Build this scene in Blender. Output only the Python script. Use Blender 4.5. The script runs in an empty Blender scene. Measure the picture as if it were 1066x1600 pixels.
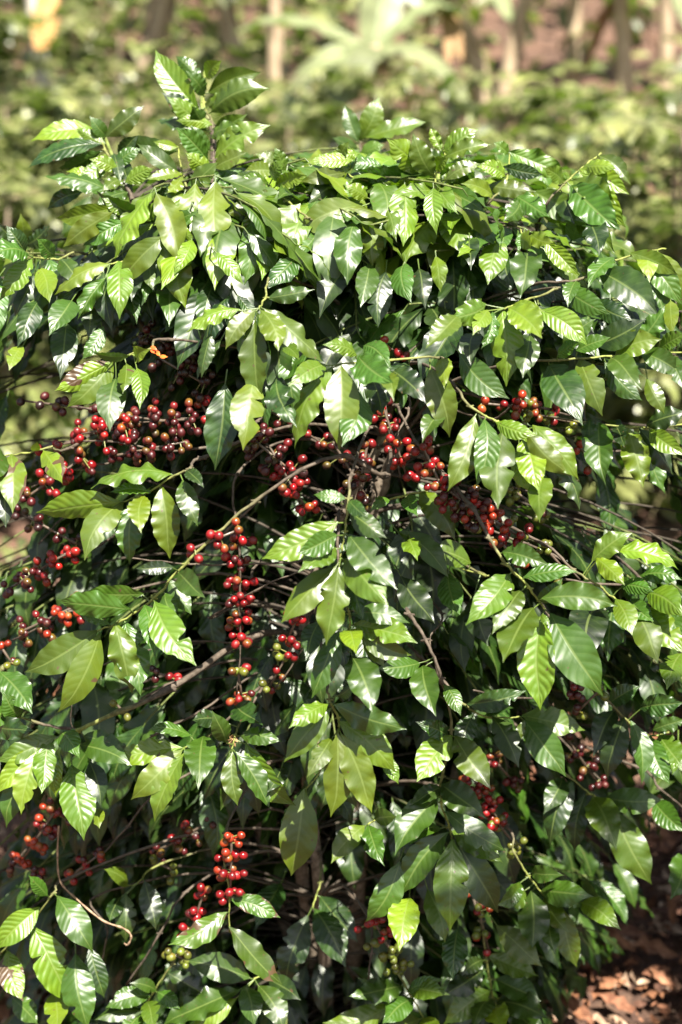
import bpy, math, random
import numpy as np
from mathutils import Vector

R = math.radians
rng = random.Random(7)
SC = bpy.context.scene
COL = SC.collection

# ------------------------------------------------------------------ camera
PITCH = 17.0
CAM = np.array([0.0, 0.0, 1.85])
FPX = 1600 * 50.0 / 36.0            # focal length in photo pixels
cd = bpy.data.cameras.new('camera')
cam = bpy.data.objects.new('camera', cd)
COL.objects.link(cam)
cam.location = tuple(CAM)
cam.rotation_euler = (R(90 - PITCH), 0, 0)
cd.sensor_fit = 'VERTICAL'
cd.sensor_height = 36
cd.lens = 50
cd.clip_start = 0.05
cd.clip_end = 400
cd.dof.use_dof = True
cd.dof.focus_distance = 2.05
cd.dof.aperture_fstop = 2.5
SC.camera = cam

# ------------------------------------------------------------------ sky, sun, exposure
sun_dir = Vector((0.20, -0.48, 0.855)).normalized()      # towards the sun
w = bpy.data.worlds.new('World')
SC.world = w
w.use_nodes = True
wn = w.node_tree
sky = wn.nodes.new('ShaderNodeTexSky')
sky.sky_type = 'NISHITA'
sky.sun_disc = False
sky.sun_elevation = math.asin(sun_dir.z)
sky.sun_rotation = math.atan2(sun_dir.x, sun_dir.y)
sky.dust_density = 2.0
bg = wn.nodes['Background']
bg.inputs['Strength'].default_value = 0.05
hz = wn.nodes.new('ShaderNodeHueSaturation')          # hazy, less blue sky
hz.inputs['Saturation'].default_value = 0.65
wn.links.new(sky.outputs[0], hz.inputs['Color'])
wn.links.new(hz.outputs[0], bg.inputs[0])
sl = bpy.data.lights.new('sun', 'SUN')
sl.energy = 5.0
sl.angle = R(0.5)
sl.color = (1.0, 0.945, 0.84)
so = bpy.data.objects.new('sun', sl)
COL.objects.link(so)
so.rotation_euler = sun_dir.to_track_quat('Z', 'Y').to_euler()
SC.view_settings.view_transform = 'Standard'
SC.view_settings.look = 'None'
SC.view_settings.exposure = 1.95
SC.view_settings.gamma = 1.0
SC.cycles.max_bounces = 8
SC.cycles.transparent_max_bounces = 6

# ------------------------------------------------------------------ geometry of the view, used to measure real positions
cp, sp_ = math.cos(R(PITCH)), math.sin(R(PITCH))
FWD = np.array([0, cp, -sp_])
UP = np.array([0, sp_, cp])
RT = np.array([1.0, 0, 0])


def P(x, y, d):
    return CAM + d * (FWD + (x - 533) / FPX * RT + (800 - y) / FPX * UP)


def proj(p):
    q = np.asarray(p) - CAM
    d = q @ FWD
    return 533 + (q @ RT) / d * FPX, 800 - (q @ UP) / d * FPX, d


_sy = [60, 150, 250, 350, 500, 700, 900, 1100, 1300, 1650]
_sd = [2.38, 2.34, 2.24, 2.12, 2.02, 2.04, 2.06, 2.11, 2.20, 2.34]


def surf(x, y):
    """distance of the bush's leafy front"""
    return float(np.interp(y, _sy, _sd)) + 0.10 * min(1.5, ((x - 533) / 533) ** 2) + 0.08 * max(0, min(1, (x - 560) / 200)) * max(0, min(1, (y - 1040) / 160))


def norm(a):
    a = np.asarray(a, float)
    n = np.linalg.norm(a)
    return a / n if n > 1e-9 else a


# ------------------------------------------------------------------ object helpers
def new_obj(name, data, parent=None):
    o = bpy.data.objects.new(name, data)
    COL.objects.link(o)
    if parent is not None:
        o.parent = parent
    return o


def tag(o, label=None, cat=None, group=None, kind=None):
    if label:
        o['label'] = label
    if cat:
        o['category'] = cat
    if group:
        o['group'] = group
    if kind:
        o['kind'] = kind
    return o


def thing(name, label, cat, loc=(0, 0, 0), group=None):
    o = new_obj(name, None)
    o.location = loc
    o.empty_display_size = 0.1
    return tag(o, label, cat, group)


class MB:
    """collects vertices and faces with a uv and a colour for each vertex"""

    def __init__(s):
        s.v = []; s.f4 = []; s.f3 = []; s.uv = []; s.c = []; s.n = 0

    def add(s, V, F4, F3, UV, C):
        V = np.asarray(V, np.float32)
        if len(F4):
            s.f4.append(np.asarray(F4, np.int32) + s.n)
        if len(F3):
            s.f3.append(np.asarray(F3, np.int32) + s.n)
        s.v.append(V)
        s.uv.append(np.asarray(UV, np.float32))
        C = np.asarray(C, np.float32)
        if C.ndim == 1:
            C = np.tile(C, (len(V), 1))
        s.c.append(C)
        s.n += len(V)

    def build(s, name, mat, parent=None, origin=(0, 0, 0), smooth=True):
        V = np.concatenate(s.v) - np.asarray(origin, np.float32)
        UV = np.concatenate(s.uv)
        C = np.concatenate(s.c)
        f4 = np.concatenate(s.f4) if s.f4 else np.zeros((0, 4), np.int32)
        f3 = np.concatenate(s.f3) if s.f3 else np.zeros((0, 3), np.int32)
        me = bpy.data.meshes.new(name)
        me.vertices.add(len(V))
        me.vertices.foreach_set('co', V.ravel())
        loops = np.concatenate([f4.ravel(), f3.ravel()])
        me.loops.add(len(loops))
        me.loops.foreach_set('vertex_index', loops)
        me.polygons.add(len(f4) + len(f3))
        st = np.concatenate([np.arange(len(f4)) * 4, len(f4) * 4 + np.arange(len(f3)) * 3])
        me.polygons.foreach_set('loop_start', st.astype(np.int32))
        me.update(calc_edges=True)
        me.polygons.foreach_set('use_smooth', np.full(len(f4) + len(f3), smooth))
        ul = me.uv_layers.new(name='UVMap')
        ul.data.foreach_set('uv', UV[loops].ravel())
        ca = me.color_attributes.new('tone', 'FLOAT_COLOR', 'POINT')
        ca.data.foreach_set('color', np.concatenate([C, np.ones((len(C), 1), np.float32)], 1).ravel())
        me.materials.append(mat)
        me.validate()
        return new_obj(name, me, parent)


# ------------------------------------------------------------------ materials
def nodes_mat(name):
    m = bpy.data.materials.new(name)
    m.use_nodes = True
    nt = m.node_tree
    for n in list(nt.nodes):
        nt.nodes.remove(n)
    return m, nt


class NT:
    def __init__(s, nt):
        s.t = nt

    def n(s, typ, **kw):
        x = s.t.nodes.new(typ)
        for k, v in kw.items():
            setattr(x, k, v)
        return x

    def l(s, a, b):
        s.t.links.new(a, b)

    def val(s, sock, v):
        if isinstance(v, bpy.types.NodeSocket):
            s.l(v, sock)
        else:
            sock.default_value = v

    def math(s, op, a, b=0.0, clamp=False):
        x = s.n('ShaderNodeMath', operation=op, use_clamp=clamp)
        s.val(x.inputs[0], a)
        s.val(x.inputs[1], b)
        return x.outputs[0]

    def ss(s, v, a, b, c=0.0, d=1.0):
        x = s.n('ShaderNodeMapRange', interpolation_type='SMOOTHSTEP')
        s.val(x.inputs[0], v)
        x.inputs[1].default_value = a
        x.inputs[2].default_value = b
        x.inputs[3].default_value = c
        x.inputs[4].default_value = d
        return x.outputs[0]

    def mix(s, f, a, b, mode='MIX'):
        x = s.n('ShaderNodeMix', data_type='RGBA', blend_type=mode)
        s.val(x.inputs[0], f)
        for k, v in ((6, a), (7, b)):
            if isinstance(v, tuple) and len(v) == 3:
                v = v + (1,)
            s.val(x.inputs[k], v)
        return x.outputs[2]

    def noise(s, scale, detail=3, vec=None, rough=0.5):
        x = s.n('ShaderNodeTexNoise')
        x.inputs['Scale'].default_value = scale
        x.inputs['Detail'].default_value = detail
        x.inputs['Roughness'].default_value = rough
        if vec is not None:
            s.l(vec, x.inputs['Vector'])
        return x.outputs[0]


def leaf_material(name, old_or_shaded, mid, young, rough=0.40, bump=1.0, trans=0.25, tcol=(1.45, 1.85, 0.45)):
    m, nt = nodes_mat(name)
    N = NT(nt)
    uv = N.n('ShaderNodeUVMap')
    sx = N.n('ShaderNodeSeparateXYZ')
    N.l(uv.outputs[0], sx.inputs[0])
    u = N.math('ABSOLUTE', N.math('MULTIPLY', N.math('SUBTRACT', sx.outputs[0], 0.5), 2.0))
    v = sx.outputs[1]
    at = N.n('ShaderNodeVertexColor', layer_name='tone')
    sc = N.n('ShaderNodeSeparateColor')
    N.l(at.outputs[0], sc.inputs[0])
    yg, rd, dm = sc.outputs[0], sc.outputs[1], sc.outputs[2]
    geo = N.n('ShaderNodeNewGeometry')
    tc = N.n('ShaderNodeTexCoord')
    obj = tc.outputs['Object']
    # side veins curve forward towards the margin
    curve = N.math('ADD', N.math('MULTIPLY', u, 0.10), N.math('MULTIPLY', N.math('MULTIPLY', u, u), 0.07))
    ph = N.math('MULTIPLY', N.math('SUBTRACT', v, curve), 10.0)
    tri = N.math('ABSOLUTE', N.math('SUBTRACT', N.math('FRACT', ph), 0.5))          # 0 between veins, .5 on a vein
    vein = N.math('MULTIPLY', N.ss(tri, 0.44, 0.5), N.ss(u, 0.75, 0.98, 1.0, 0.0))
    midr = N.ss(u, 0.035, 0.085, 1.0, 0.0)
    bulge = N.math('MULTIPLY', N.ss(tri, 0.5, 0.05), N.ss(u, 0.0, 0.25))
    fine = N.noise(260, 2, obj)
    h = N.math('ADD', N.math('ADD', N.math('MULTIPLY', bulge, 1.0), N.math('MULTIPLY', midr, -0.5)),
               N.math('MULTIPLY', fine, 0.10))
    bp = N.n('ShaderNodeBump')
    N.l(N.math('MULTIPLY', N.math('ADD', N.math('MULTIPLY', N.math('MULTIPLY', rd, rd), 0.42), 0.05), bump), bp.inputs['Strength'])
    bp.inputs['Distance'].default_value = 0.0018
    N.l(h, bp.inputs['Height'])
    big = N.noise(9, 3, obj)
    blot = N.noise(45, 3, obj)
    # colour by tone: leaf age, plus shade put in for inner leaves
    c = N.mix(N.ss(yg, 0.0, 0.5), old_or_shaded, mid)
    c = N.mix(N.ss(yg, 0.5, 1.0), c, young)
    c = N.mix(N.math('MULTIPLY', N.ss(blot, 0.35, 0.7), 0.35), c, tuple(min(1, k * 1.5) for k in mid))
    hs = N.n('ShaderNodeHueSaturation')
    N.l(c, hs.inputs['Color'])
    N.l(N.math('ADD', N.math('MULTIPLY', rd, 0.018), 0.486), hs.inputs['Hue'])
    N.l(N.math('ADD', N.math('MULTIPLY', rd, 0.5), N.math('MULTIPLY', big, 0.9)), hs.inputs['Value'])
    c = hs.outputs[0]
    vc = N.mix(0.5, c, (0.17, 0.22, 0.06))
    c = N.mix(N.math('MULTIPLY', vein, 0.25), c, vc)
    c = N.mix(N.math('MULTIPLY', midr, 0.75), c, vc)
    # paler underside
    c = N.mix(N.math('MULTIPLY', geo.outputs['Backfacing'], 0.55), c, (0.085, 0.135, 0.038))
    # brown scabs and scorched edges
    spot = N.noise(34, 2, obj)
    thr = N.math('SUBTRACT', 0.80, N.math('MULTIPLY', dm, 0.19))
    edge = N.math('MULTIPLY', N.math('POWER', u, 3.0), N.math('MULTIPLY', dm, 0.12))
    sm = N.math('GREATER_THAN', N.math('ADD', spot, edge), thr)
    pin = N.math('GREATER_THAN', N.noise(150, 1, obj), 0.755)
    c = N.mix(N.math('MAXIMUM', sm, N.math('MULTIPLY', pin, 0.8)), c, (0.075, 0.045, 0.020))
    pr = N.n('ShaderNodeBsdfPrincipled')
    N.l(c, pr.inputs['Base Color'])
    rr = N.math('ADD', N.math('MULTIPLY', blot, 0.22), rough - 0.10)
    rr = N.math('ADD', rr, N.math('MULTIPLY', geo.outputs['Backfacing'], 0.25))
    N.l(rr, pr.inputs['Roughness'])
    pr.inputs['Specular IOR Level'].default_value = 0.72
    N.l(bp.outputs[0], pr.inputs['Normal'])
    tr = N.n('ShaderNodeBsdfTranslucent')
    tm = N.mix(1.0, c, tcol, 'MULTIPLY')
    N.l(tm, tr.inputs[0])
    N.l(bp.outputs[0], tr.inputs['Normal'])
    mx = N.n('ShaderNodeMixShader')
    mx.inputs[0].default_value = trans
    N.l(pr.outputs[0], mx.inputs[1])
    N.l(tr.outputs[0], mx.inputs[2])
    out = N.n('ShaderNodeOutputMaterial')
    N.l(mx.outputs[0], out.inputs[0])
    return m


def simple_mat(name, ca, cb, scale, rough=0.7, bump=0.3, dist=0.004, spec=0.3, detail=6, attr=False):
    """two-tone noise colour; with attr the vertex colour itself is the base"""
    m, nt = nodes_mat(name)
    N = NT(nt)
    tc = N.n('ShaderNodeTexCoord')
    nz = N.noise(scale, detail, tc.outputs['Object'], 0.6)
    if attr:
        at = N.n('ShaderNodeVertexColor', layer_name='tone')
        c = N.mix(N.ss(nz, 0.3, 0.7), at.outputs[0], N.mix(1.0, at.outputs[0], ca, 'MULTIPLY'))
    else:
        c = N.mix(N.ss(nz, 0.3, 0.7), ca, cb)
    bp = N.n('ShaderNodeBump')
    bp.inputs['Strength'].default_value = bump
    bp.inputs['Distance'].default_value = dist
    N.l(nz, bp.inputs['Height'])
    pr = N.n('ShaderNodeBsdfPrincipled')
    N.l(c, pr.inputs['Base Color'])
    pr.inputs['Roughness'].default_value = rough
    pr.inputs['Specular IOR Level'].default_value = spec
    N.l(bp.outputs[0], pr.inputs['Normal'])
    out = N.n('ShaderNodeOutputMaterial')
    N.l(pr.outputs[0], out.inputs[0])
    return m


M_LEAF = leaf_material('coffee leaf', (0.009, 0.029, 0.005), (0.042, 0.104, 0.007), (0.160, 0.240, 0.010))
M_LEAF_FAR = leaf_material('coffee leaf far rows', (0.07, 0.095, 0.03), (0.17, 0.19, 0.06), (0.30, 0.31, 0.11), bump=0.5)  # paler than the near leaf: brightness and haze of the background in the colour
M_BANANA = leaf_material('banana leaf', (0.10, 0.13, 0.055), (0.20, 0.23, 0.11), (0.30, 0.32, 0.17), rough=0.4, bump=0.4)
M_DRY = simple_mat('dry leaf', (0.20, 0.12, 0.055), (0.32, 0.20, 0.10), 6, 0.8, 0.3)
M_TWIG = simple_mat('coffee twig', (0.40, 0.38, 0.35), (.95, .92, .9), 110, 0.75, 0.8, 0.0018, attr=True)
M_STALK = simple_mat('banana stalk', (0.30, 0.22, 0.145), (0.44, 0.34, 0.23), 5, 0.8, 0.4, 0.01)
M_BARK = simple_mat('pale bark', (0.30, 0.27, 0.22), (0.62, 0.58, 0.50), 4, 0.85, 0.4, 0.01)
M_LITTER = simple_mat('dead leaf litter', (0.40, 0.33, 0.3), (.75, .75, .75), 60, 0.85, 0.4, 0.002, attr=True)


def cherry_material():
    m, nt = nodes_mat('coffee cherry skin')
    N = NT(nt)
    at = N.n('ShaderNodeVertexColor', layer_name='tone')
    tc = N.n('ShaderNodeTexCoord')
    nz = N.noise(240, 3, tc.outputs['Object'])
    nb = N.noise(90, 2, tc.outputs['Object'])
    c = N.mix(N.ss(nz, 0.45, 0.75, 0, 0.45), at.outputs[0], N.mix(1.0, at.outputs[0], (0.45, 0.35, 0.35), 'MULTIPLY'))
    c = N.mix(N.ss(nb, 0.62, 0.8, 0, 0.35), c, (0.35, 0.13, 0.03))
    pr = N.n('ShaderNodeBsdfPrincipled')
    N.l(c, pr.inputs['Base Color'])
    N.l(N.ss(nb, 0.3, 0.75, 0.22, 0.55), pr.inputs['Roughness'])
    bp = N.n('ShaderNodeBump')
    bp.inputs['Strength'].default_value = 0.25
    bp.inputs['Distance'].default_value = 0.0006
    N.l(nz, bp.inputs['Height'])
    N.l(bp.outputs[0], pr.inputs['Normal'])
    pr.inputs['Subsurface Weight'].default_value = 0.0
    out = N.n('ShaderNodeOutputMaterial')
    N.l(pr.outputs[0], out.inputs[0])
    return m


M_CHERRY = cherry_material()

# ------------------------------------------------------------------ leaf blade
_wv = np.array([0, .04, .12, .22, .34, .46, .58, .70, .80, .88, .94, 1.0])
_wf = np.array([.03, .13, .43, .74, .93, 1.0, .96, .82, .57, .28, .10, .01])
_wx = np.linspace(0, 1, 201)
_ws = np.interp(_wx, _wv, _wf)
_ws[4:-4] = np.convolve(_ws, np.hanning(21) / np.hanning(21).sum(), 'same')[4:-4] * np.linspace(1, 1, 193)
_ws[:12] = np.linspace(.03, _ws[12], 12)
_ws[-12:] = np.linspace(_ws[-12], .01, 12)
_grid = {}


def grid(nl, nw):
    if (nl, nw) not in _grid:
        vs = np.linspace(0, 1, nl + 1)
        us = np.linspace(-1, 1, nw + 1)
        VV, UU = np.meshgrid(vs, us, indexing='ij')
        F = []
        for i in range(nl):
            for j in range(nw):
                a = i * (nw + 1) + j
                F.append((a, a + 1, a + nw + 2, a + nw + 1))
            wid = np.interp(VV, _wx, _ws)
        _grid[(nl, nw)] = (VV.ravel(), UU.ravel(), wid.ravel(), np.array(F))
    return _grid[(nl, nw)]


def add_leaf(mb, B, T, n0, width, r, young=0.5, dmg=0.0, nl=22, nw=8, wavy=1.0, arch=None, fold=None):
    """blade from base B to tip T; n0 = rough normal of its upper face; width = real width in metres"""
    B = np.asarray(B, float); T = np.asarray(T, float)
    c = T - B
    L = np.linalg.norm(c)
    t = c / L
    s = norm(np.cross(t, n0))
    n = norm(np.cross(s, t))
    v, u, wf, F = grid(nl, nw)
    if arch is None:
        arch = r.uniform(0.04, 0.17)
    if fold is None:
        fold = r.choice([r.uniform(0.05, 0.32), r.uniform(-0.35, -0.05)])
    k = r.uniform(2.6, 4.4)
    fine_wave = nl >= 20 and r.random() < 0.5
    if nl < 20:
        k = min(k, 3.4)
    if fine_wave:
        k = r.uniform(5.0, 7.2)
    ph1, ph2 = r.uniform(0, 6.28), r.uniform(0, 6.28)
    A = L * r.choice([r.uniform(0.015, 0.035), r.uniform(0.03, 0.06)]) * wavy * (0.45 if fine_wave else 1)
    skew = r.uniform(-0.07, 0.07) * L
    asym = r.uniform(-0.06, 0.06)
    ua = np.abs(u)
    hw = width * 0.5 * wf * (1 + asym * np.sign(u))
    phs = np.where(u > 0, ph1, ph2)
    if nl > 12 and r.random() < 0.28:                  # chewed or torn margin
        for _ in range(r.choice([1, 1, 2, 3])):
            vb, sgb, wb = r.uniform(.25, .85), r.choice([-1, 1]), r.uniform(.015, .045)
            hw = hw * np.where(u * sgb > 0, 1 - r.uniform(.3, .75) * np.exp(-((v - vb) / wb) ** 2), 1)
    wob = np.sin(6.283 * k * v + phs) + 0.35 * np.sin(6.283 * k * 1.83 * v + phs * 1.7)
    env = np.sin(np.pi * np.clip(v, 0.02, 0.98)) ** 0.6
    edge_z = A * ua ** 2.2 * wob * env
    # the margin also waves in and out a little
    lat = u * hw * (1 + 0.022 * wavy * ua * np.sin(6.283 * k * v + phs + 1.3))
    zf = fold * ua ** 1.25 * hw
    puck = 0.0030 * L * np.sin(2 * np.pi * 10 * (v - 0.10 * ua - 0.07 * ua * ua)) * np.minimum(ua * 3, 1) * (1 - ua) * 1.5 if nl >= 30 else 0
    mid = arch * L * 4 * v * (1 - v) - 0.05 * L * np.clip(v - 0.8, 0, 1) * 5 * (1 if arch > 0 else -1) * r.uniform(-.3, 1.2)
    side = skew * np.sin(np.pi * v) + 0.04 * L * np.clip(v - .75, 0, 1) * 4 * r.uniform(-1, 1)
    tw = r.uniform(-0.5, 0.5) * (v - 0.2)           # twist along the leaf
    ct, st = np.cos(tw), np.sin(tw)
    a = lat
    b = zf + edge_z + puck
    la = a * ct - b * st
    lb = a * st + b * ct
    V = B + np.outer(v, c) + np.outer(side + la, s) + np.outer(mid + lb, n)
    UV = np.stack([u * 0.5 + 0.5, v], 1)
    mb.add(V, F, [], UV, (young, r.random(), dmg))
    return s, n


def tube(mb, pts, rads, cols, sides=6, uv=None, cap=True):
    pts = np.asarray(pts, float)
    n = len(pts)
    rads = np.broadcast_to(np.asarray(rads, float), (n,))
    cols = np.asarray(cols, float)
    if cols.ndim == 1:
        cols = np.tile(cols, (n, 1))
    V = []; C = []
    up = np.array([0.13, 0.21, 0.97])
    for i in range(n):
        t = norm(pts[min(n - 1, i + 1)] - pts[max(0, i - 1)])
        a = np.cross(t, up)
        if np.linalg.norm(a) < 0.2:
            a = np.cross(t, np.array([1, 0.1, 0]))
        a = norm(a); b = np.cross(t, a)
        for k in range(sides):
            q = 6.28318 * k / sides
            V.append(pts[i] + rads[i] * (math.cos(q) * a + math.sin(q) * b))
            C.append(cols[i])
    F = []
    for i in range(n - 1):
        for k in range(sides):
            k2 = (k + 1) % sides
            F.append((i * sides + k, i * sides + k2, (i + 1) * sides + k2, (i + 1) * sides + k))
    F3 = []
    if cap:
        V.append(pts[-1]); C.append(cols[-1])
        e = len(V) - 1
        for k in range(sides):
            F3.append(((n - 1) * sides + k, (n - 1) * sides + (k + 1) % sides, e))
    UV = np.tile(np.array(uv if uv else (0.5, 0.5)), (len(V), 1))
    mb.add(V, F, F3, UV, C)


def spline(pts, per=5):
    """Catmull-Rom through the points"""
    p = [np.asarray(q, float) for q in pts]
    if len(p) < 3:
        return [p[0] + (p[-1] - p[0]) * k / per for k in range(per + 1)]
    p = [2 * p[0] - p[1]] + p + [2 * p[-1] - p[-2]]
    out = []
    for i in range(1, len(p) - 2):
        for k in range(per):
            t = k / per
            a, b, c, d = p[i - 1], p[i], p[i + 1], p[i + 2]
            out.append(0.5 * ((2 * b) + (c - a) * t + (2 * a - 5 * b + 4 * c - d) * t * t + (3 * b - a - 3 * c + d) * t ** 3))
    out.append(p[-2])
    return out


def _ico():
    import bmesh
    bm = bmesh.new()
    bmesh.ops.create_icosphere(bm, subdivisions=2, radius=1)
    V = np.array([v.co[:] for v in bm.verts])
    F = np.array([[v.index for v in f.verts] for f in bm.faces])
    bm.free()
    return V, F


ICO_V, ICO_F = _ico()
CH = {'r': (0.18, 0.004, 0.006), 'b': (0.26, 0.009, 0.006), 'k': (0.050, 0.005, 0.006), 'g': (0.10, 0.125, 0.016),
      'o': (0.24, 0.022, 0.006), 'd': (0.020, 0.006, 0.006), 'w': (0.13, 0.007, 0.008), 'y': (0.24, 0.18, 0.03)}


def add_cherry(mb, p, rad, col, axis):
    """a berry slightly longer than wide with a small dark navel at its outer end"""
    ax = norm(axis)
    a = norm(np.cross(ax, [0.3, 0.5, 0.8])); b = np.cross(ax, a)
    z = ICO_V[:, 2]
    rr = 1.0 - 0.0 * z
    zz = z * (1.08 + 0.14 * abs(math.sin(p[0] * 900)))
    dim = np.clip((z - 0.93) / 0.07, 0, 1)
    zz = zz - dim * 0.13
    V = p + rad * (np.outer(ICO_V[:, 0] * rr, a) + np.outer(ICO_V[:, 1] * rr, b) + np.outer(zz, ax))
    C = np.tile(np.array(col), (len(V), 1))
    m = (z > 0.97)
    q = abs(math.sin(p[0] * 1371 + p[2] * 917))
    if q > .5:                                          # unevenly ripe, greener or darker towards one side
        w2 = np.clip(0.5 + 0.7 * (V - p) @ norm([q - .7, .3, .6]) / rad, 0, 1)[:, None] * (q - .3)
        c2 = np.array((0.12, 0.09, 0.012) if q > .95 else (0.035, 0.006, 0.006))
        C = C * (1 - w2) + c2 * w2
    C[m] = (0.03, 0.018, 0.012)
    mb.add(V, [], ICO_F, np.full((len(V), 2), 0.5), C)


# ------------------------------------------------------------------ ground
def soil_material():
    m, nt = nodes_mat('red brown soil')
    N = NT(nt)
    tc = N.n('ShaderNodeTexCoord')
    o = tc.outputs['Object']
    a = N.noise(3, 8, o, 0.65)
    b = N.noise(30, 6, o, 0.7)
    c = N.mix(N.ss(a, 0.35, 0.65), (0.045, 0.022, 0.014), (0.10, 0.050, 0.030))
    c = N.mix(N.ss(b, 0.4, 0.75), c, (0.15, 0.085, 0.052))
    bp = N.n('ShaderNodeBump')
    bp.inputs['Strength'].default_value = 0.9
    bp.inputs['Distance'].default_value = 0.03
    N.l(N.math('ADD', a, N.math('MULTIPLY', b, 0.4)), bp.inputs['Height'])
    pr = N.n('ShaderNodeBsdfPrincipled')
    N.l(c, pr.inputs['Base Color'])
    pr.inputs['Roughness'].default_value = 0.95
    N.l(bp.outputs[0], pr.inputs['Normal'])
    out = N.n('ShaderNodeOutputMaterial')
    N.l(pr.outputs[0], out.inputs[0])
    return m


def ground_z(x, y):
    x = np.asarray(x, float); y = np.asarray(y, float)
    z = 0.02 * np.sin(x * 3.1 + y * 1.7) + 0.015 * np.sin(x * 7.3 - y * 5.1)
    z = z + np.where(y > 8.0, 0.26 * (y - 8.0), 0.0) + 0.05 * np.sin(x * 0.9)
    return z


def build_ground():
    xs = np.concatenate([np.linspace(-60, -6, 12), np.linspace(-5.5, 5.5, 110), np.linspace(6, 60, 12)])
    ys = np.concatenate([np.linspace(-20, 0, 8), np.linspace(0.3, 6, 80), np.linspace(6.4, 20, 40), np.linspace(22, 120, 20)])
    XX, YY = np.meshgrid(xs, ys, indexing='ij')
    Z = ground_z(XX, YY)
    r = np.random.RandomState(3)
    near = (np.abs(XX) < 6) & (YY > 0) & (YY < 8)
    Z = Z + near * r.normal(0, 0.012, Z.shape)
    V = np.stack([XX, YY, Z], -1).reshape(-1, 3)
    n2 = len(ys)
    F = [(i * n2 + j, (i + 1) * n2 + j, (i + 1) * n2 + j + 1, i * n2 + j + 1) for i in range(len(xs) - 1) for j in range(n2 - 1)]
    mb = MB()
    mb.add(V, F, [], V[:, :2], (0.5, 0.5, 0.5))
    o = mb.build('ground', soil_material())
    tag(o, 'red brown bare soil of the coffee plantation rising into a bank', kind='structure')


build_ground()

# ------------------------------------------------------------------ the coffee bush in focus
BASE = P(545, 1300, 2.52)
BASE = np.array([BASE[0], 2.42, 0.0])
bush = thing('coffee_bush', 'large glossy green coffee bush loaded with red cherries, in focus in the foreground', 'coffee bush', tuple(BASE))

STEMS = []      # polylines in world space


def stem(pts, r0, r1):
    sp = spline(pts, 6)
    STEMS.append(np.array(sp))
    mb = MB()
    n = len(sp)
    rr = [r0 + (r1 - r0) * (i / (n - 1)) ** 0.75 for i in range(n)]
    rr = [q * (1 + 0.10 * math.sin(i * 2.3) + (0.18 if i % 4 == 0 else 0)) for i, q in enumerate(rr)]
    f = [min(1, max(0, (i / (n - 1) - 0.74) * 6)) for i in range(n)]
    cols = [tuple((1 - k) * a + k * b for a, b in zip((0.20, 0.16, 0.12), (0.26, 0.34, 0.08))) for k in f]
    tube(mb, sp, rr, cols, 8)
    o = mb.build('trunk', M_TWIG, None, BASE)
    o.parent = bush


def S(x, y, o=0.0):
    return P(x, y, surf(x, y) + o)


g = BASE
stem([g + [0.0, 0.0, -0.05], P(560, 1350, 2.55), P(565, 1000, 2.42), P(585, 800, 2.30), P(622, 690, 2.28), P(650, 560, 2.40), P(672, 400, 2.44), P(684, 300, 2.36), P(686, 262, 2.35)], 0.019, 0.0035)
stem([g + [-0.05, 0.0, -0.05], P(470, 1350, 2.60), P(420, 1000, 2.55), P(385, 700, 2.55), P(345, 450, 2.52), P(335, 300, 2.46), P(332, 200, 2.44), P(316, 172, 2.44), P(321, 112, 2.44)], 0.015, 0.0025)
stem([g + [-0.04, 0.05, -0.05], P(420, 1350, 2.70), P(350, 1000, 2.62), P(280, 700, 2.58), P(230, 450, 2.50), P(206, 310, 2.42), P(178, 250, 2.38), P(158, 200, 2.36)], 0.014, 0.0025)
stem([g + [0.0, 0.06, -0.05], P(530, 1300, 2.75), P(520, 900, 2.72), P(540, 600, 2.70), P(550, 350, 2.66), P(560, 220, 2.62), P(565, 200, 2.62)], 0.015, 0.0025)
stem([g + [0.06, 0.03, -0.05], P(680, 1350, 2.62), P(760, 1000, 2.52), P(800, 750, 2.50), P(830, 500, 2.46), P(850, 350, 2.42), P(862, 320, 2.40)], 0.015, 0.004)
stem([g + [-0.03, -0.02, -0.05], P(500, 1400, 2.48), P(470, 1100, 2.40), P(490, 900, 2.33), P(560, 760, 2.28), P(610, 640, 2.30), P(590, 520, 2.42)], 0.012, 0.006)


def root_point(q):
    """where a lateral leaves the nearest stem, a little below its own height"""
    best = None
    for s in STEMS:
        for p in s:
            dd = np.linalg.norm(p[:2] - q[:2]) + 1.2 * abs(p[2] - (q[2] - (0.16 if q[2] > 1.45 else 0.03)))
            if best is None or dd < best[0]:
                best = (dd, p)
    return best[1]


VIEW = np.array([0, -0.93, 0.36])
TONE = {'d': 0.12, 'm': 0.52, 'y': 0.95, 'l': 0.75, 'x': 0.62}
branch_count = 0


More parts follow.
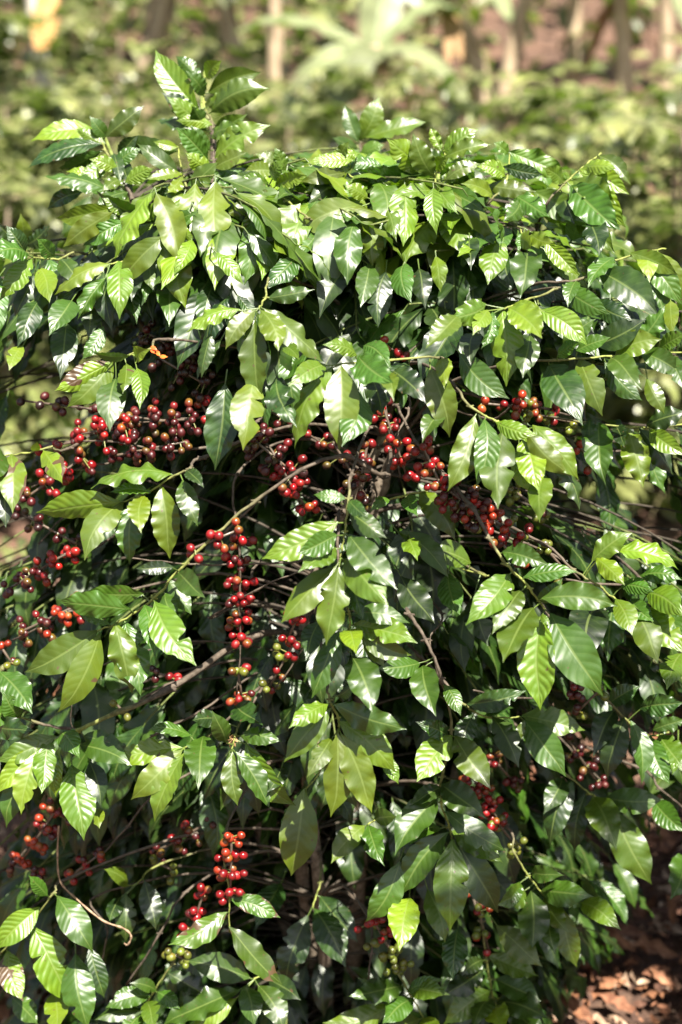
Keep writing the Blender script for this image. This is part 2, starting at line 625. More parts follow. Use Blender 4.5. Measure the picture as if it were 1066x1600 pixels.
def make_branch(twig, leaves=(), berries=(), o=0.0, rad=0.0022, wood=False, label=None, connect=True, wavy=1.0, seed=None):
    """a lateral of the bush: twig (mesh) > foliage, cherry_cluster.
    twig: measured points (x, y[, extra depth]); leaves: (base x, y, tip x, y, width, tone[, extra depth]);
    berries: (x1, y1, x2, y2, count, ripeness letters[, spread])"""
    global branch_count
    branch_count += 1
    r = random.Random(seed if seed is not None else branch_count * 13 + 5)
    tw2 = [(t[0], t[1], surf(t[0], t[1]) + o + (t[2] if len(t) > 2 else 0)) for t in twig]
    hero = [P(*t) for t in tw2]
    pts = list(hero)
    if connect:
        rp = root_point(hero[0])
        mid = (rp + hero[0]) / 2 + np.array([0, 0, 0.03])
        if len(hero) > 1:
            mid = mid - 0.25 * (hero[1] - hero[0])
        pts = [rp, mid] + pts
    sp = spline(pts, 6)
    n = len(sp)
    # knobby nodes, woody at the stem and green towards the tip
    rr = []; cols = []
    for i in range(n):
        f = i / (n - 1)
        q = rad * (1.5 - 0.9 * f) * .85 if not wood else rad * (1.0 - 0.45 * f) * .75
        q *= 1 + (0.35 if i % 6 == 0 else 0) + 0.08 * r.uniform(-1, 1)
        rr.append(q)
        gf = 0 if wood else min(1, max(0, (f - 0.45) * 3.0))
        cols.append(tuple((1 - gf) * a + gf * b for a, b in zip((0.10, 0.078, 0.058), (0.26, 0.30, 0.07))))
    sp = [p + np.array([r.uniform(-1, 1), r.uniform(-1, 1), r.uniform(-1, 1)]) * 0.0012 for p in sp]
    mb = MB()
    tube(mb, sp, rr, cols, 6)
    for i in range(0, n, 6):                         # leaf-scar knobs at the nodes
        if 0 < i < n - 1:
            for sgn in (-1, 1):
                d = norm(np.array([sgn, 0.2 * r.uniform(-1, 1), 0.4 * r.uniform(-1, 1)]))
                tube(mb, [sp[i], sp[i] + d * rr[i] * 2.2], [rr[i] * 0.8, rr[i] * 0.5], cols[i], 5)
    org = hero[0]
    br = mb.build('branch', M_TWIG, None, org)
    br.location = tuple(org - BASE)
    br.parent = bush
    if label:
        br['label'] = label
    hp = np.array(tw2)
    if leaves:
        lm = MB()
        for lf in leaves:
            bx, by, tx, ty, w, tone = lf[:6]
            xo = lf[6] if len(lf) > 6 else 0.0
            # depth of the twig where the leaf sits
            bd = None
            for a in range(len(hp) - 1):
                e = hp[a + 1] - hp[a]
                q = np.clip(((bx - hp[a][0]) * e[0] + (by - hp[a][1]) * e[1]) / max(1e-6, e[0] ** 2 + e[1] ** 2), 0, 1)
                c = hp[a] + q * e
                dist = math.hypot(c[0] - bx, c[1] - by)
                if bd is None or dist < bd[0]:
                    bd = (dist, c)
            near_d = bd[1][2] if bd else surf(bx, by) + o
            dB = (near_d if bd and bd[0] < 60 else surf(bx, by) + o) + xo - 0.009 * (leaves.index(lf) % 3) + r.uniform(-0.004, 0.004)
            Lp = math.hypot(tx - bx, ty - by)
            L = Lp / FPX * dB
            W = w * 1.0 / FPX * dB
            Lt = max(L, W / 0.43)
            lean = math.sqrt(max(0, Lt * Lt - L * L)) * 0.85
            if ty < by - 8:
                lean = lean * 0.6
            dT = dB - lean - r.uniform(-0.012, 0.022) - 0.006
            Bp = P(bx, by, dB)
            Tp = P(tx, ty, dT)
            full = max(W, min(Lt * 0.37, W * 1.6))
            roll = math.acos(max(0.35, min(1, W / full)))
            roll = roll * r.choice([-1, 1]) * 0.8 + r.uniform(-0.12, 0.12)
            t = norm(Tp - Bp)
            vw = norm(CAM - Bp)
            n0 = norm(vw + np.array([-0.12, 0.05, 0.30]) * (1 if r.random() < .85 else -.3))
            s = norm(np.cross(t, n0))
            n0 = math.cos(roll) * norm(np.cross(s, t)) + math.sin(roll) * s
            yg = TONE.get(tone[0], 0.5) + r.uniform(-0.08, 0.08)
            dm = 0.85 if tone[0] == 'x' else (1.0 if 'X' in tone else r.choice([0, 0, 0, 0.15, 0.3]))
            add_leaf(lm, Bp, Tp, n0, full, r, max(0, min(1, yg)), dm, nl=34, nw=10, wavy=wavy * r.uniform(0.6, 1.3))
            # petiole back to the twig
            if bd and bd[0] < 45:
                q = P(bd[1][0], bd[1][1], bd[1][2])
                a = norm(Tp - Bp)
                tube(lm, [q, q * 0.45 + Bp * 0.55 - np.array([0, 0, 0.001]), Bp + a * 0.004], [0.0013, 0.0010, 0.0009], (max(0.5, yg), 0.6, 0), 5, cap=False)
            else:
                back = norm(Bp - Tp) * 0.016 + np.array([0, 0.012, 0.002])
                tube(lm, [Bp + back, Bp + (Tp - Bp) * 0.03], [0.0013, 0.0009], (max(0.5, yg), 0.6, 0), 5, cap=False)
        fo = lm.build('foliage', M_LEAF, None, org)
        fo.parent = br
    for bb in berries:
        cluster(bb, br, org, o, r)
    return br


def cluster(bb, br, org, o, r):
    x1, y1, x2, y2, cnt, kinds = bb[:6]
    spr = bb[6] if len(bb) > 6 else 13
    bm_ = MB()
    cnt = int(cnt * 1.2) if cnt > 6 else cnt
    ca_ = P(x1, y1, surf(x1, y1) + o); cb_ = P(x2, y2, surf(x2, y2) + o)
    tube(bm_, [ca_, (ca_ + cb_) / 2, cb_], [.0022, .0021, .0017], (.10, .075, .055), 6)
    placed = []
    tries = 0
    ax2 = np.array([x2 - x1, y2 - y1], float)
    Ln = np.linalg.norm(ax2) + 1e-6
    ax2 /= Ln
    nodes = max(2, int(Ln / 27) + 1)
    while len(placed) < cnt and tries < cnt * 60:
        tries += 1
        f = r.random()
        fn = round(f * (nodes - 1)) / (nodes - 1) + r.gauss(0, 0.15 / nodes)
        q = r.gauss(0, 0.55) * spr
        dz = r.uniform(-1, 1) * spr * 0.9
        x = x1 + (x2 - x1) * fn + -ax2[1] * q
        y = y1 + (y2 - y1) * fn + ax2[0] * q + abs(r.gauss(0, 2))
        d = surf(x1, y1) * (1 - fn) + surf(x2, y2) * fn + o + dz / FPX * 2.1 + 0.0
        p = P(x, y, d)
        rad = r.uniform(0.0055, 0.0071)
        if any(np.linalg.norm(p - a) < (rad + b) * 0.90 for a, b in placed):
            continue
        placed.append((p, rad))
        k = kinds[min(len(kinds) - 1, int(max(0, min(0.999, f + r.gauss(0, .18))) * len(kinds)))]
        c = CH[k]
        vv = r.uniform(0.75, 1.25)
        c = tuple(min(1, q_ * vv) for q_ in c)
        core = ca_ + (cb_ - ca_) * min(1, max(0, fn))
        outw = p - core + np.array([r.uniform(-1, 1), r.uniform(-1, 1) - .3, r.uniform(-1, 1) - .3]) * 0.006
        add_cherry(bm_, p, rad, c, outw)
        tube(bm_, [core, p - norm(outw) * rad * 0.9], [0.0011, 0.0010], (0.16, 0.17, 0.05), 4, cap=False)
    ob = bm_.build('cherry_cluster', M_CHERRY, None, org)
    ob.parent = br
    return ob



# ------------------------------------------------------------------ measured branches
HERO = []
def H(twig, leaves=(), berries=(), **k):
    HERO.append((twig, leaves, berries, k))

# upper left upright shoots
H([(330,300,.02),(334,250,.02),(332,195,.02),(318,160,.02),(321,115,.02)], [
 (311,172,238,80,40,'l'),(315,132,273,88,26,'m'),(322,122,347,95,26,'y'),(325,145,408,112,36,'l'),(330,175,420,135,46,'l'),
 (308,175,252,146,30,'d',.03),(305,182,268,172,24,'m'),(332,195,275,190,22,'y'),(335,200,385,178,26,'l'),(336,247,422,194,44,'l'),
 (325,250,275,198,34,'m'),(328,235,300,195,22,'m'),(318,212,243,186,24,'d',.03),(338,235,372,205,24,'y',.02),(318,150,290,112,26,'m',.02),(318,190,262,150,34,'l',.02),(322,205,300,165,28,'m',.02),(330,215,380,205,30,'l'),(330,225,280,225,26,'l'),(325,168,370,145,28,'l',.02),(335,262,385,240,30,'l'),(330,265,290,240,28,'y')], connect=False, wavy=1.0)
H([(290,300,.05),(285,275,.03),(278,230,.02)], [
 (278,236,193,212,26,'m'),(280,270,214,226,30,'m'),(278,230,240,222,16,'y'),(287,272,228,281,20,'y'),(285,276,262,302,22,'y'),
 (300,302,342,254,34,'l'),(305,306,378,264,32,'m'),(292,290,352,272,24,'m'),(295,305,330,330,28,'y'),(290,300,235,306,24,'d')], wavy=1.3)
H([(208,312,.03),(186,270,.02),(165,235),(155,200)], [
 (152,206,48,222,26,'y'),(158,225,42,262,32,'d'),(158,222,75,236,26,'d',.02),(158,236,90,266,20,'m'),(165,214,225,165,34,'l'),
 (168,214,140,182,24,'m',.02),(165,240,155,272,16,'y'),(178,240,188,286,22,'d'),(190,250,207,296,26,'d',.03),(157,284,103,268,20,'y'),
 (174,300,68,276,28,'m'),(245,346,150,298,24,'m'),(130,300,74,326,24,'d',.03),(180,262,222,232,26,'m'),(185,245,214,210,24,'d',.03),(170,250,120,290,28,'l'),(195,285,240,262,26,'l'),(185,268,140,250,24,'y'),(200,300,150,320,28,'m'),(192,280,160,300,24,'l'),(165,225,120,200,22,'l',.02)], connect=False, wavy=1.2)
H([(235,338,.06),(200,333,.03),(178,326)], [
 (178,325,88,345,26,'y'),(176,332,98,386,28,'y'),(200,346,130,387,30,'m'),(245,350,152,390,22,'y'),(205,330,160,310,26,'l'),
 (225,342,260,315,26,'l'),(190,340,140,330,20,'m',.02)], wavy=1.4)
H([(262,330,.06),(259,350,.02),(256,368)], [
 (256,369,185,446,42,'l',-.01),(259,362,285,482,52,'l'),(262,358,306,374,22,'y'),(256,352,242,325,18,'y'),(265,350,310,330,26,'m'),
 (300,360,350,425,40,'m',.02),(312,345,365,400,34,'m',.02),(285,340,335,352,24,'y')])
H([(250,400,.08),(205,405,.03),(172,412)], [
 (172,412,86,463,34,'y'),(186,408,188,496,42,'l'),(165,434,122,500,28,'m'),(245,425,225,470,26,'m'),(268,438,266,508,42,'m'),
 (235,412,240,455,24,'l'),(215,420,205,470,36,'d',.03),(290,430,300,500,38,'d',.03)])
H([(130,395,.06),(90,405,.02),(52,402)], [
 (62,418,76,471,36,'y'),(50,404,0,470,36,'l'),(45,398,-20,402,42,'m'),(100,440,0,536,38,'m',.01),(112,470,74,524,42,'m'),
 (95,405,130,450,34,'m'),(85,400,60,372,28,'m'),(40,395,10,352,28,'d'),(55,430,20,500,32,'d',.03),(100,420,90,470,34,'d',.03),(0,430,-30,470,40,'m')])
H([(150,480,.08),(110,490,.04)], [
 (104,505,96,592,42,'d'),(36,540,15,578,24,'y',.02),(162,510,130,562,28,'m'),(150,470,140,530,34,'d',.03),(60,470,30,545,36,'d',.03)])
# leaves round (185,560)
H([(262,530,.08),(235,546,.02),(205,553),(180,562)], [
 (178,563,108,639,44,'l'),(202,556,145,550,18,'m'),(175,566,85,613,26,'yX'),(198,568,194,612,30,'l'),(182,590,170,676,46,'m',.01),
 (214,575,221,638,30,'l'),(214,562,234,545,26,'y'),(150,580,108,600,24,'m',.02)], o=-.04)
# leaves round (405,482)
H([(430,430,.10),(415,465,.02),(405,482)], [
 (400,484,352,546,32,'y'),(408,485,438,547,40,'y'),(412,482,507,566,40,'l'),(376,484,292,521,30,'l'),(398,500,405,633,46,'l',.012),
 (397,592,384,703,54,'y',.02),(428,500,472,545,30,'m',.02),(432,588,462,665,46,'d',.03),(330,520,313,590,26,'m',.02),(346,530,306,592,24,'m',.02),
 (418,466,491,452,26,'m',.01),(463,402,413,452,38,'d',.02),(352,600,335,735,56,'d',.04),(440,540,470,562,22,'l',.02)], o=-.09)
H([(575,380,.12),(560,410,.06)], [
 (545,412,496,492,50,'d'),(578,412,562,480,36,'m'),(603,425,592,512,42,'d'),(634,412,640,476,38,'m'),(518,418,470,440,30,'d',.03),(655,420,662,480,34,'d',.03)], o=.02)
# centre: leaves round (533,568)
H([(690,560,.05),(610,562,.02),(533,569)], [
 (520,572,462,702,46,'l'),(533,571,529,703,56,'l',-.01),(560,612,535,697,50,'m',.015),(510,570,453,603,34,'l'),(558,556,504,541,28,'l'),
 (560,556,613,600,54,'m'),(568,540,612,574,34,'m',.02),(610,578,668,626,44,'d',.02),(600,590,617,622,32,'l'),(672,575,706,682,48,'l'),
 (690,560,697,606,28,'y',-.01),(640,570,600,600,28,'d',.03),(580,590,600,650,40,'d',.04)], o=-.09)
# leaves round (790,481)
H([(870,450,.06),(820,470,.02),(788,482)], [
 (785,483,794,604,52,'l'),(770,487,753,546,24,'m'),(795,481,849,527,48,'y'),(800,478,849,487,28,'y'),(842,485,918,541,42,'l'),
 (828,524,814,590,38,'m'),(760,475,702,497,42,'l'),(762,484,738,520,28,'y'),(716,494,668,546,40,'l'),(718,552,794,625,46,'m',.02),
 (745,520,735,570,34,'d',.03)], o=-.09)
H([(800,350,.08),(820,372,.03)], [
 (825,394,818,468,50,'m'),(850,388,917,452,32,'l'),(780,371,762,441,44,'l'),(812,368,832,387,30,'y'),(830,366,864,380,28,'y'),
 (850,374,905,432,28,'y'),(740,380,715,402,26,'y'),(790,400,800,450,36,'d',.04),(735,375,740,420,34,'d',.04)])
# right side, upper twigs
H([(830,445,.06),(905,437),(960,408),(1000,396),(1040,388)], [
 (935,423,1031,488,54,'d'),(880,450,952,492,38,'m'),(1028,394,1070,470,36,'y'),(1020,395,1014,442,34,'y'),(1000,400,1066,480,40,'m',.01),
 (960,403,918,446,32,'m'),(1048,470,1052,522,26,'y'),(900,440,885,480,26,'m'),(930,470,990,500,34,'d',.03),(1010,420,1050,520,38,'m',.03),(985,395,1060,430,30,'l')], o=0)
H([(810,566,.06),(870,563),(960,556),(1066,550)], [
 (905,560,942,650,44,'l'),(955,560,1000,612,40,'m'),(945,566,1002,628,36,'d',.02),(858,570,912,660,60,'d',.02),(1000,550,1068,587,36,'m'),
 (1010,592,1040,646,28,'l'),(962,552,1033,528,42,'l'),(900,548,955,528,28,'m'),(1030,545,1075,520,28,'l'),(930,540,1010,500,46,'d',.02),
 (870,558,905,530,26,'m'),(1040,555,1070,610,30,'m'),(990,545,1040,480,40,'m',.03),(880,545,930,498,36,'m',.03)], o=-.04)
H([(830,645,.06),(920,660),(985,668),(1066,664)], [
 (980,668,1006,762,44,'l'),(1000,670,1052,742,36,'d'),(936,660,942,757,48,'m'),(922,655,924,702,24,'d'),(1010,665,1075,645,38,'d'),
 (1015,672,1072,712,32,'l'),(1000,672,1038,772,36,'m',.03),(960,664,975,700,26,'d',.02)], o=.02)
H([(700,592,.05),(735,635,0),(775,658,0),(812,677,0)], [
 (742,650,699,766,46,'l'),(757,655,747,762,40,'m'),(787,672,778,792,56,'l'),(775,660,838,682,30,'l'),(832,664,906,748,46,'l'),
 (822,674,895,742,36,'y'),(818,682,838,768,46,'y'),(810,700,830,772,34,'y',.01),(852,742,846,814,40,'l'),(858,715,906,797,28,'m'),
 (690,650,660,690,34,'m',.03)], (), o=-.09)
# left middle
H([(315,715,.05),(298,732),(268,746),(230,770),(190,785)], [
 (270,742,142,763,36,'l'),(236,770,172,772,22,'m'),(188,784,55,803,32,'l'),(193,785,128,874,50,'l'),(212,780,206,882,44,'m'),
 (226,775,220,832,36,'y'),(252,758,262,874,46,'l'),(286,750,308,822,34,'m'),(292,735,320,760,22,'d')], o=-.07)
H([(110,700,.06),(78,700),(40,708),(0,712)], [
 (18,710,20,802,44,'yX'),(68,704,100,754,36,'yX'),(0,742,8,824,38,'d'),(50,705,60,690,14,'y'),(0,700,-30,760,40,'m')])
# long hero branch to the lower left
H([(600,742,.08),(540,712,.04),(470,735,.02),(400,782,.01),(340,832),(290,880),(240,935),(190,970),(152,986)], [
 (153,985,40,1053,54,'l'),(156,990,94,1116,50,'l'),(180,972,206,1084,46,'l'),(195,970,223,1086,52,'m'),(172,976,122,960,22,'m'),
 (205,952,88,940,36,'m'),(225,928,128,924,32,'m'),(226,945,243,1026,38,'m'),(242,940,306,1042,54,'l'),(258,926,275,965,32,'m'),
 (280,895,318,936,38,'m'),(272,886,212,890,20,'d'),(262,905,300,960,30,'m',.03)], [(300,858,372,828,10,'rrr',13)], o=-.12, rad=.0026)
# lower left
H([(262,1078,.03),(185,1113),(120,1141),(95,1150)], [
 (88,1150,-5,1192,36,'l'),(62,1165,-5,1238,36,'y'),(56,1175,30,1272,40,'y'),(76,1155,68,1241,40,'l'),(92,1170,90,1246,26,'y'),
 (66,1190,4,1292,38,'m',.02),(112,1195,135,1312,56,'l'),(95,1145,126,1182,36,'m'),(125,1164,205,1192,42,'m'),(130,1150,195,1168,32,'m'),
 (140,1190,160,1260,34,'d',.02),(148,1262,156,1292,24,'y')], [], o=-.06, rad=.0045)
H([(120,1141,0),(60,1130),(0,1106)], [
 (0,1050,52,1112,46,'m'),(-5,1135,52,1140,38,'d'),(30,1120,5,1080,34,'m'),(10,1110,-40,1140,40,'m')], o=-.02, connect=False)
H([(340,1140,.08),(310,1158,.02),(288,1168)], [
 (284,1168,174,1190,40,'y'),(285,1171,205,1251,44,'y'),(289,1176,240,1284,30,'l'),(300,1150,231,1138,22,'m'),(318,1150,312,1232,50,'m')], o=-.07)
H([(380,1120,.08),(368,1150,.01),(363,1170)], [
 (358,1174,346,1267,32,'m'),(363,1175,373,1259,34,'l'),(369,1175,420,1266,36,'m'),(384,1160,460,1262,38,'l'),(352,1160,330,1112,32,'m'),
 (368,1102,412,1130,40,'d'),(345,1125,300,1125,30,'d'),(375,1150,440,1160,30,'m')], o=-.06)
# centre hanging tip, three tiers of leaves
H([(548,742,.04),(545,779),(538,830),(532,872)], [
 (541,779,490,774,22,'m'),(528,815,407,871,48,'l'),(526,835,464,866,38,'m'),(526,856,469,891,38,'l'),(526,885,439,974,50,'l'),
 (530,886,508,1008,52,'l'),(539,873,607,948,56,'l'),(545,835,618,924,52,'m'),(546,800,602,842,36,'m',.02),(546,885,566,968,46,'d',.02),
 (546,782,577,812,24,'d')], o=-.16)
H([(530,900,.03),(547,960),(542,995)], [
 (552,976,653,1001,46,'l'),(560,986,643,1026,30,'l'),(545,984,556,1023,36,'y',-.01),(566,990,600,1044,26,'y'),(530,985,488,1092,42,'m'),
 (550,1025,586,1114,54,'m'),(520,986,541,1048,26,'d'),(500,970,480,1030,34,'d',.03),(548,960,640,975,34,'m',.02)], o=-.14)
H([(510,1060,.03),(515,1092),(528,1122),(530,1138)], [
 (517,1106,445,1192,42,'l'),(512,1100,449,1136,34,'l'),(522,1100,636,1138,40,'m'),(530,1127,618,1208,50,'l'),(528,1145,522,1277,48,'y',-.01),
 (533,1146,579,1272,46,'y'),(520,1152,480,1216,34,'l',.01),(528,1088,555,1068,20,'d'),(600,1180,623,1225,24,'l')], o=-.16)
H([(500,1200,.06),(478,1232,0)], [(476,1232,455,1370,60,'l'),(440,1200,420,1240,30,'d',.02),(480,1245,440,1310,34,'m',.03)], o=-.06)
H([(590,1265,.04),(575,1288)], [(570,1290,515,1348,36,'l'),(576,1290,597,1352,36,'m'),(585,1280,620,1275,28,'m')], o=-.04)
# right of centre
H([(640,960,.06),(665,1000,.02),(690,1060),(706,1140),(690,1215),(690,1255),(702,1292),(707,1312)], [
 (657,1036,590,1046,36,'m'),(661,1040,682,1118,46,'m'),(695,1070,719,1118,26,'m'),(706,1148,652,1223,52,'l'),(711,1150,771,1232,48,'l'),
 (684,1245,615,1332,52,'m'),(690,1230,640,1262,30,'m'),(700,1300,628,1402,48,'m'),(707,1311,702,1456,56,'l',-.015),(688,1294,640,1322,32,'m'),
 (711,1311,781,1427,52,'m'),(696,1268,792,1330,42,'m'),(706,1298,786,1348,42,'l',.01),(690,1226,762,1278,46,'m'),(640,1402,626,1487,50,'y',.01),
 (668,1390,697,1472,42,'l',.01),(625,1346,572,1442,46,'m',.02),(700,1150,650,1130,30,'d',.02),(716,1450,709,1532,42,'d',.03)], o=-.09, rad=.0024)
H([(590,782,.06),(625,776,.02),(668,766)], [
 (655,768,714,842,44,'l'),(640,773,651,806,26,'m'),(605,778,580,800,20,'m')], o=.03)
H([(760,900,.08),(700,880,.05)], [
 (736,880,662,856,42,'l'),(640,842,652,872,32,'l'),(626,900,682,972,46,'d'),(700,895,716,960,40,'m'),(650,930,630,990,36,'d'),(740,930,760,1010,44,'d'),
 (620,830,700,905,30,'m',.02)], o=.05)
# right hero branch
H([(735,790,.05),(765,842,.01),(790,880),(828,920),(852,952)], [
 (796,897,731,976,52,'l'),(815,922,769,992,40,'l'),(833,950,787,1036,58,'l'),(848,960,850,1110,60,'l',-.01),(860,958,944,1087,68,'m'),
 (846,935,966,945,44,'m'),(818,902,902,890,32,'m'),(785,862,856,884,36,'m'),(846,960,860,978,12,'l'),(838,940,880,905,26,'m',.02)], o=-.14, rad=.0026)
H([(850,850,.05),(895,890,.01),(935,915),(968,940),(1005,942)], [
 (925,876,986,830,38,'l'),(958,860,1062,886,32,'l'),(962,936,986,992,36,'l'),(986,936,1022,972,32,'m'),(990,950,1025,1036,46,'l'),
 (1010,926,1070,962,46,'l'),(1010,950,1072,1022,50,'l'),(970,915,1022,925,28,'m'),(932,872,976,912,32,'y'),(1000,900,1066,905,32,'m'),
 (935,950,914,1042,60,'d',.04),(1068,1020,1045,1076,44,'l'),(960,940,950,1030,46,'d',.04),(1040,930,1066,1000,40,'m',.02)], o=-.06)
H([(880,1040,.08),(945,1092,.02),(985,1130),(1015,1150),(1045,1145)], [
 (986,1126,1001,1226,34,'m'),(976,1121,945,1216,44,'d'),(1016,1150,1046,1226,38,'m'),(1030,1148,1072,1204,42,'l'),(1000,1106,1070,1100,36,'d'),
 (1020,1140,1072,1124,26,'m'),(960,1110,930,1180,38,'d',.03),(950,1100,1000,1070,32,'d',.02)], o=0)
H([(690,1060,.06),(722,1098,.02),(762,1120),(812,1120)], [
 (815,1118,914,1143,44,'l'),(820,1125,886,1212,50,'m'),(770,1120,811,1198,40,'m'),(760,1115,803,1108,30,'d'),(730,1100,822,1080,30,'d'),
 (820,1125,808,1162,14,'l'),(740,1115,720,1180,34,'d',.03)], o=.02)
H([(850,1180,.06),(886,1211),(922,1240),(952,1252)], [
 (896,1216,861,1322,44,'d'),(926,1246,963,1328,50,'l'),(946,1246,1037,1250,42,'m'),(960,1266,1019,1382,56,'l'),(915,1241,900,1332,36,'d',.02),
 (1022,1252,1070,1300,38,'m',.02),(1070,1335,1050,1406,46,'m'),(880,1215,850,1270,36,'d',.03),(1060,1160,1050,1210,30,'l')], o=.02)
H([(790,1290,.04),(803,1330),(826,1370),(855,1404)], [
 (831,1362,882,1365,28,'m'),(846,1392,926,1400,42,'m'),(830,1392,832,1482,50,'m'),(851,1402,886,1457,36,'l'),(852,1396,912,1416,26,'m'),
 (880,1420,901,1512,38,'l'),(906,1410,969,1456,38,'l'),(820,1392,774,1412,38,'l'),(860,1440,868,1492,30,'m'),(776,1446,846,1512,42,'l'),
 (812,1378,800,1420,26,'m')], o=-.04)
H([(740,1400,.04),(752,1440),(760,1490),(765,1530),(773,1562)], [
 (762,1492,842,1526,36,'l'),(755,1515,690,1556,38,'d'),(766,1548,694,1602,42,'l'),(775,1530,847,1562,42,'m'),(776,1566,857,1592,46,'m'),
 (770,1560,738,1606,34,'m'),(780,1582,813,1554,28,'y'),(755,1500,722,1522,24,'m'),(771,1572,792,1625,40,'y'),(790,1575,850,1630,44,'m',.01)], [(740,1385,765,1490,14,'rrgrg',12)], o=-.02, rad=.0028)
H([(605,1470,.05),(622,1520),(645,1560),(662,1592)], [
 (629,1541,545,1560,42,'m'),(642,1546,702,1556,36,'l'),(646,1560,600,1602,38,'m'),(656,1592,598,1612,34,'y'),(610,1570,505,1602,34,'l'),
 (636,1550,692,1530,26,'m'),(660,1590,690,1630,36,'y'),(600,1555,560,1530,26,'d')], [(585,1440,625,1512,28,'rrggg',16)], o=0)
# scorched leaves low on the left
H([(352,1300,.03),(358,1395),(358,1456)], [
 (360,1405,438,1436,30,'xX'),(359,1448,441,1541,42,'x'),(355,1425,264,1479,38,'xX')], [(362,1308,360,1392,24,'oorrr',13)], o=-.07)
H([(110,1370,.05),(85,1395),(50,1440),(0,1490)], [
 (62,1417,-5,1482,42,'l'),(50,1446,110,1570,58,'l'),(90,1400,146,1488,46,'m'),(12,1485,35,1566,40,'lX'),(118,1490,140,1608,52,'m'),
 (85,1550,90,1614,40,'y'),(140,1480,165,1560,34,'d',.02),(20,1560,60,1600,34,'m',.02),(75,1400,45,1370,24,'m')], o=-.07)
H([(300,1470,.04),(270,1505),(240,1550),(222,1580)], [
 (236,1556,165,1575,34,'m'),(246,1550,281,1576,26,'m'),(230,1565,240,1612,32,'l'),(245,1548,204,1535,22,'m'),(225,1580,148,1592,26,'m'),
 (262,1520,330,1560,34,'d',.02),(222,1580,190,1620,30,'m')], [(318,1395,288,1490,20,'rrrkrg',12),(262,1488,292,1500,5,'ggg',8)], o=0)
H([(430,1510,.06),(398,1530)], [
 (391,1528,292,1500,44,'m'),(376,1546,248,1602,46,'m'),(370,1560,298,1615,34,'y'),(404,1540,446,1612,42,'m'),(382,1540,396,1604,38,'m'),
 (420,1530,470,1560,34,'d')], o=0)
H([(500,1380,.1),(488,1418,.05)], [(481,1430,444,1541,48,'d'),(492,1420,541,1512,48,'d'),(500,1400,560,1470,44,'d',.02),(440,1380,400,1450,44,'d',.03)], o=.07)
H([(250,1350,.08),(215,1380,.02)], [(196,1396,194,1472,34,'m'),(200,1385,162,1358,26,'l'),(226,1376,246,1452,34,'d'),(190,1400,170,1440,26,'d')], o=.03)
# canopy top
H([(565,250,.26),(562,222,.25),(566,200,.25)], [
 (562,220,592,150,36,'l'),(560,222,540,163,26,'m'),(572,215,667,190,32,'l'),(575,222,622,205,22,'d'),(560,232,520,215,24,'m'),(562,240,600,225,26,'l')], connect=False)
H([(690,330,.08),(680,292,.01),(682,262)], [
 (660,270,604,220,46,'y'),(678,276,646,208,38,'l'),(682,266,702,246,24,'y'),(679,298,618,306,30,'l'),(690,296,713,331,36,'l'),
 (668,278,598,285,18,'y'),(662,268,552,264,24,'m'),(692,286,732,260,26,'l'),(696,281,752,257,26,'l'),(680,342,631,411,52,'l'),
 (690,340,728,403,48,'l'),(700,300,760,330,34,'m'),(700,320,745,345,32,'m'),(650,320,620,345,30,'m',.02)], wavy=1.4)
H([(620,310,.08),(590,312,.01)], [
 (583,318,579,419,42,'y'),(565,322,459,369,46,'l'),(600,322,618,375,30,'l'),(575,310,540,290,26,'y'),(610,330,600,372,30,'m',.02),(560,345,530,380,34,'m',.03)])
H([(500,356,.06),(480,340),(450,315),(420,290)], [
 (470,318,400,409,48,'l'),(441,300,350,336,36,'y'),(434,302,367,367,36,'l'),(442,312,372,422,32,'m',.01),(420,286,368,285,26,'l'),
 (500,356,464,401,28,'m'),(425,280,445,250,26,'l'),(430,290,480,275,26,'y'),(390,330,340,345,28,'l',.02)], wavy=1.2)
H([(600,300,.06),(560,280,.02),(530,265)], [
 (552,280,480,322,38,'m'),(546,262,474,300,32,'y'),(552,250,480,254,26,'y'),(602,265,540,258,28,'m'),(562,240,508,250,24,'y'),
 (540,270,470,285,26,'y'),(570,285,520,320,34,'l'),(530,255,545,220,20,'l')], wavy=1.4)
H([(470,290,.08),(440,262,.04)], [
 (440,262,398,240,26,'l'),(430,268,380,270,26,'y'),(450,270,430,230,24,'l'),(455,275,500,262,24,'y'),(410,270,362,300,34,'m'),(440,285,400,300,30,'y')], wavy=1.3)
H([(720,300,.08),(700,262,.02),(695,235)], [
 (692,240,747,200,36,'l'),(694,246,768,225,28,'l'),(690,236,672,198,18,'y'),(700,256,740,270,26,'y'),(694,250,660,235,24,'m')], wavy=1.3)
H([(760,320,.06),(790,285,.02),(797,238)], [
 (795,237,888,276,38,'l'),(786,260,850,273,22,'d'),(832,298,926,342,42,'l'),(760,290,838,302,28,'l'),(802,304,857,341,36,'m'),
 (790,275,745,258,26,'y'),(795,240,772,222,20,'l'),(770,305,720,285,26,'y'),(812,312,790,345,30,'m'),(830,310,890,352,34,'y')], wavy=1.4)
H([(850,325,.05),(878,290),(905,266),(938,240)], [
 (891,290,966,361,56,'m'),(906,264,982,306,34,'y'),(905,268,976,357,44,'y'),(910,262,965,262,28,'y'),(895,282,962,322,42,'l'),
 (900,350,962,392,38,'l',.03),(920,345,940,400,40,'d',.03),(880,285,850,262,26,'l'),(935,243,985,290,24,'l'),(880,300,900,350,34,'d',.03)], wavy=1.1, o=-.04)
H([(60,400,.12),(32,388,.1)], [(36,382,32,334,26,'y'),(30,386,-5,350,32,'d'),(40,384,78,352,30,'d'),(32,390,5,400,30,'m')], o=.08)

for tw, lv, be, kw in HERO:
    make_branch(tw, lv, be, **kw)

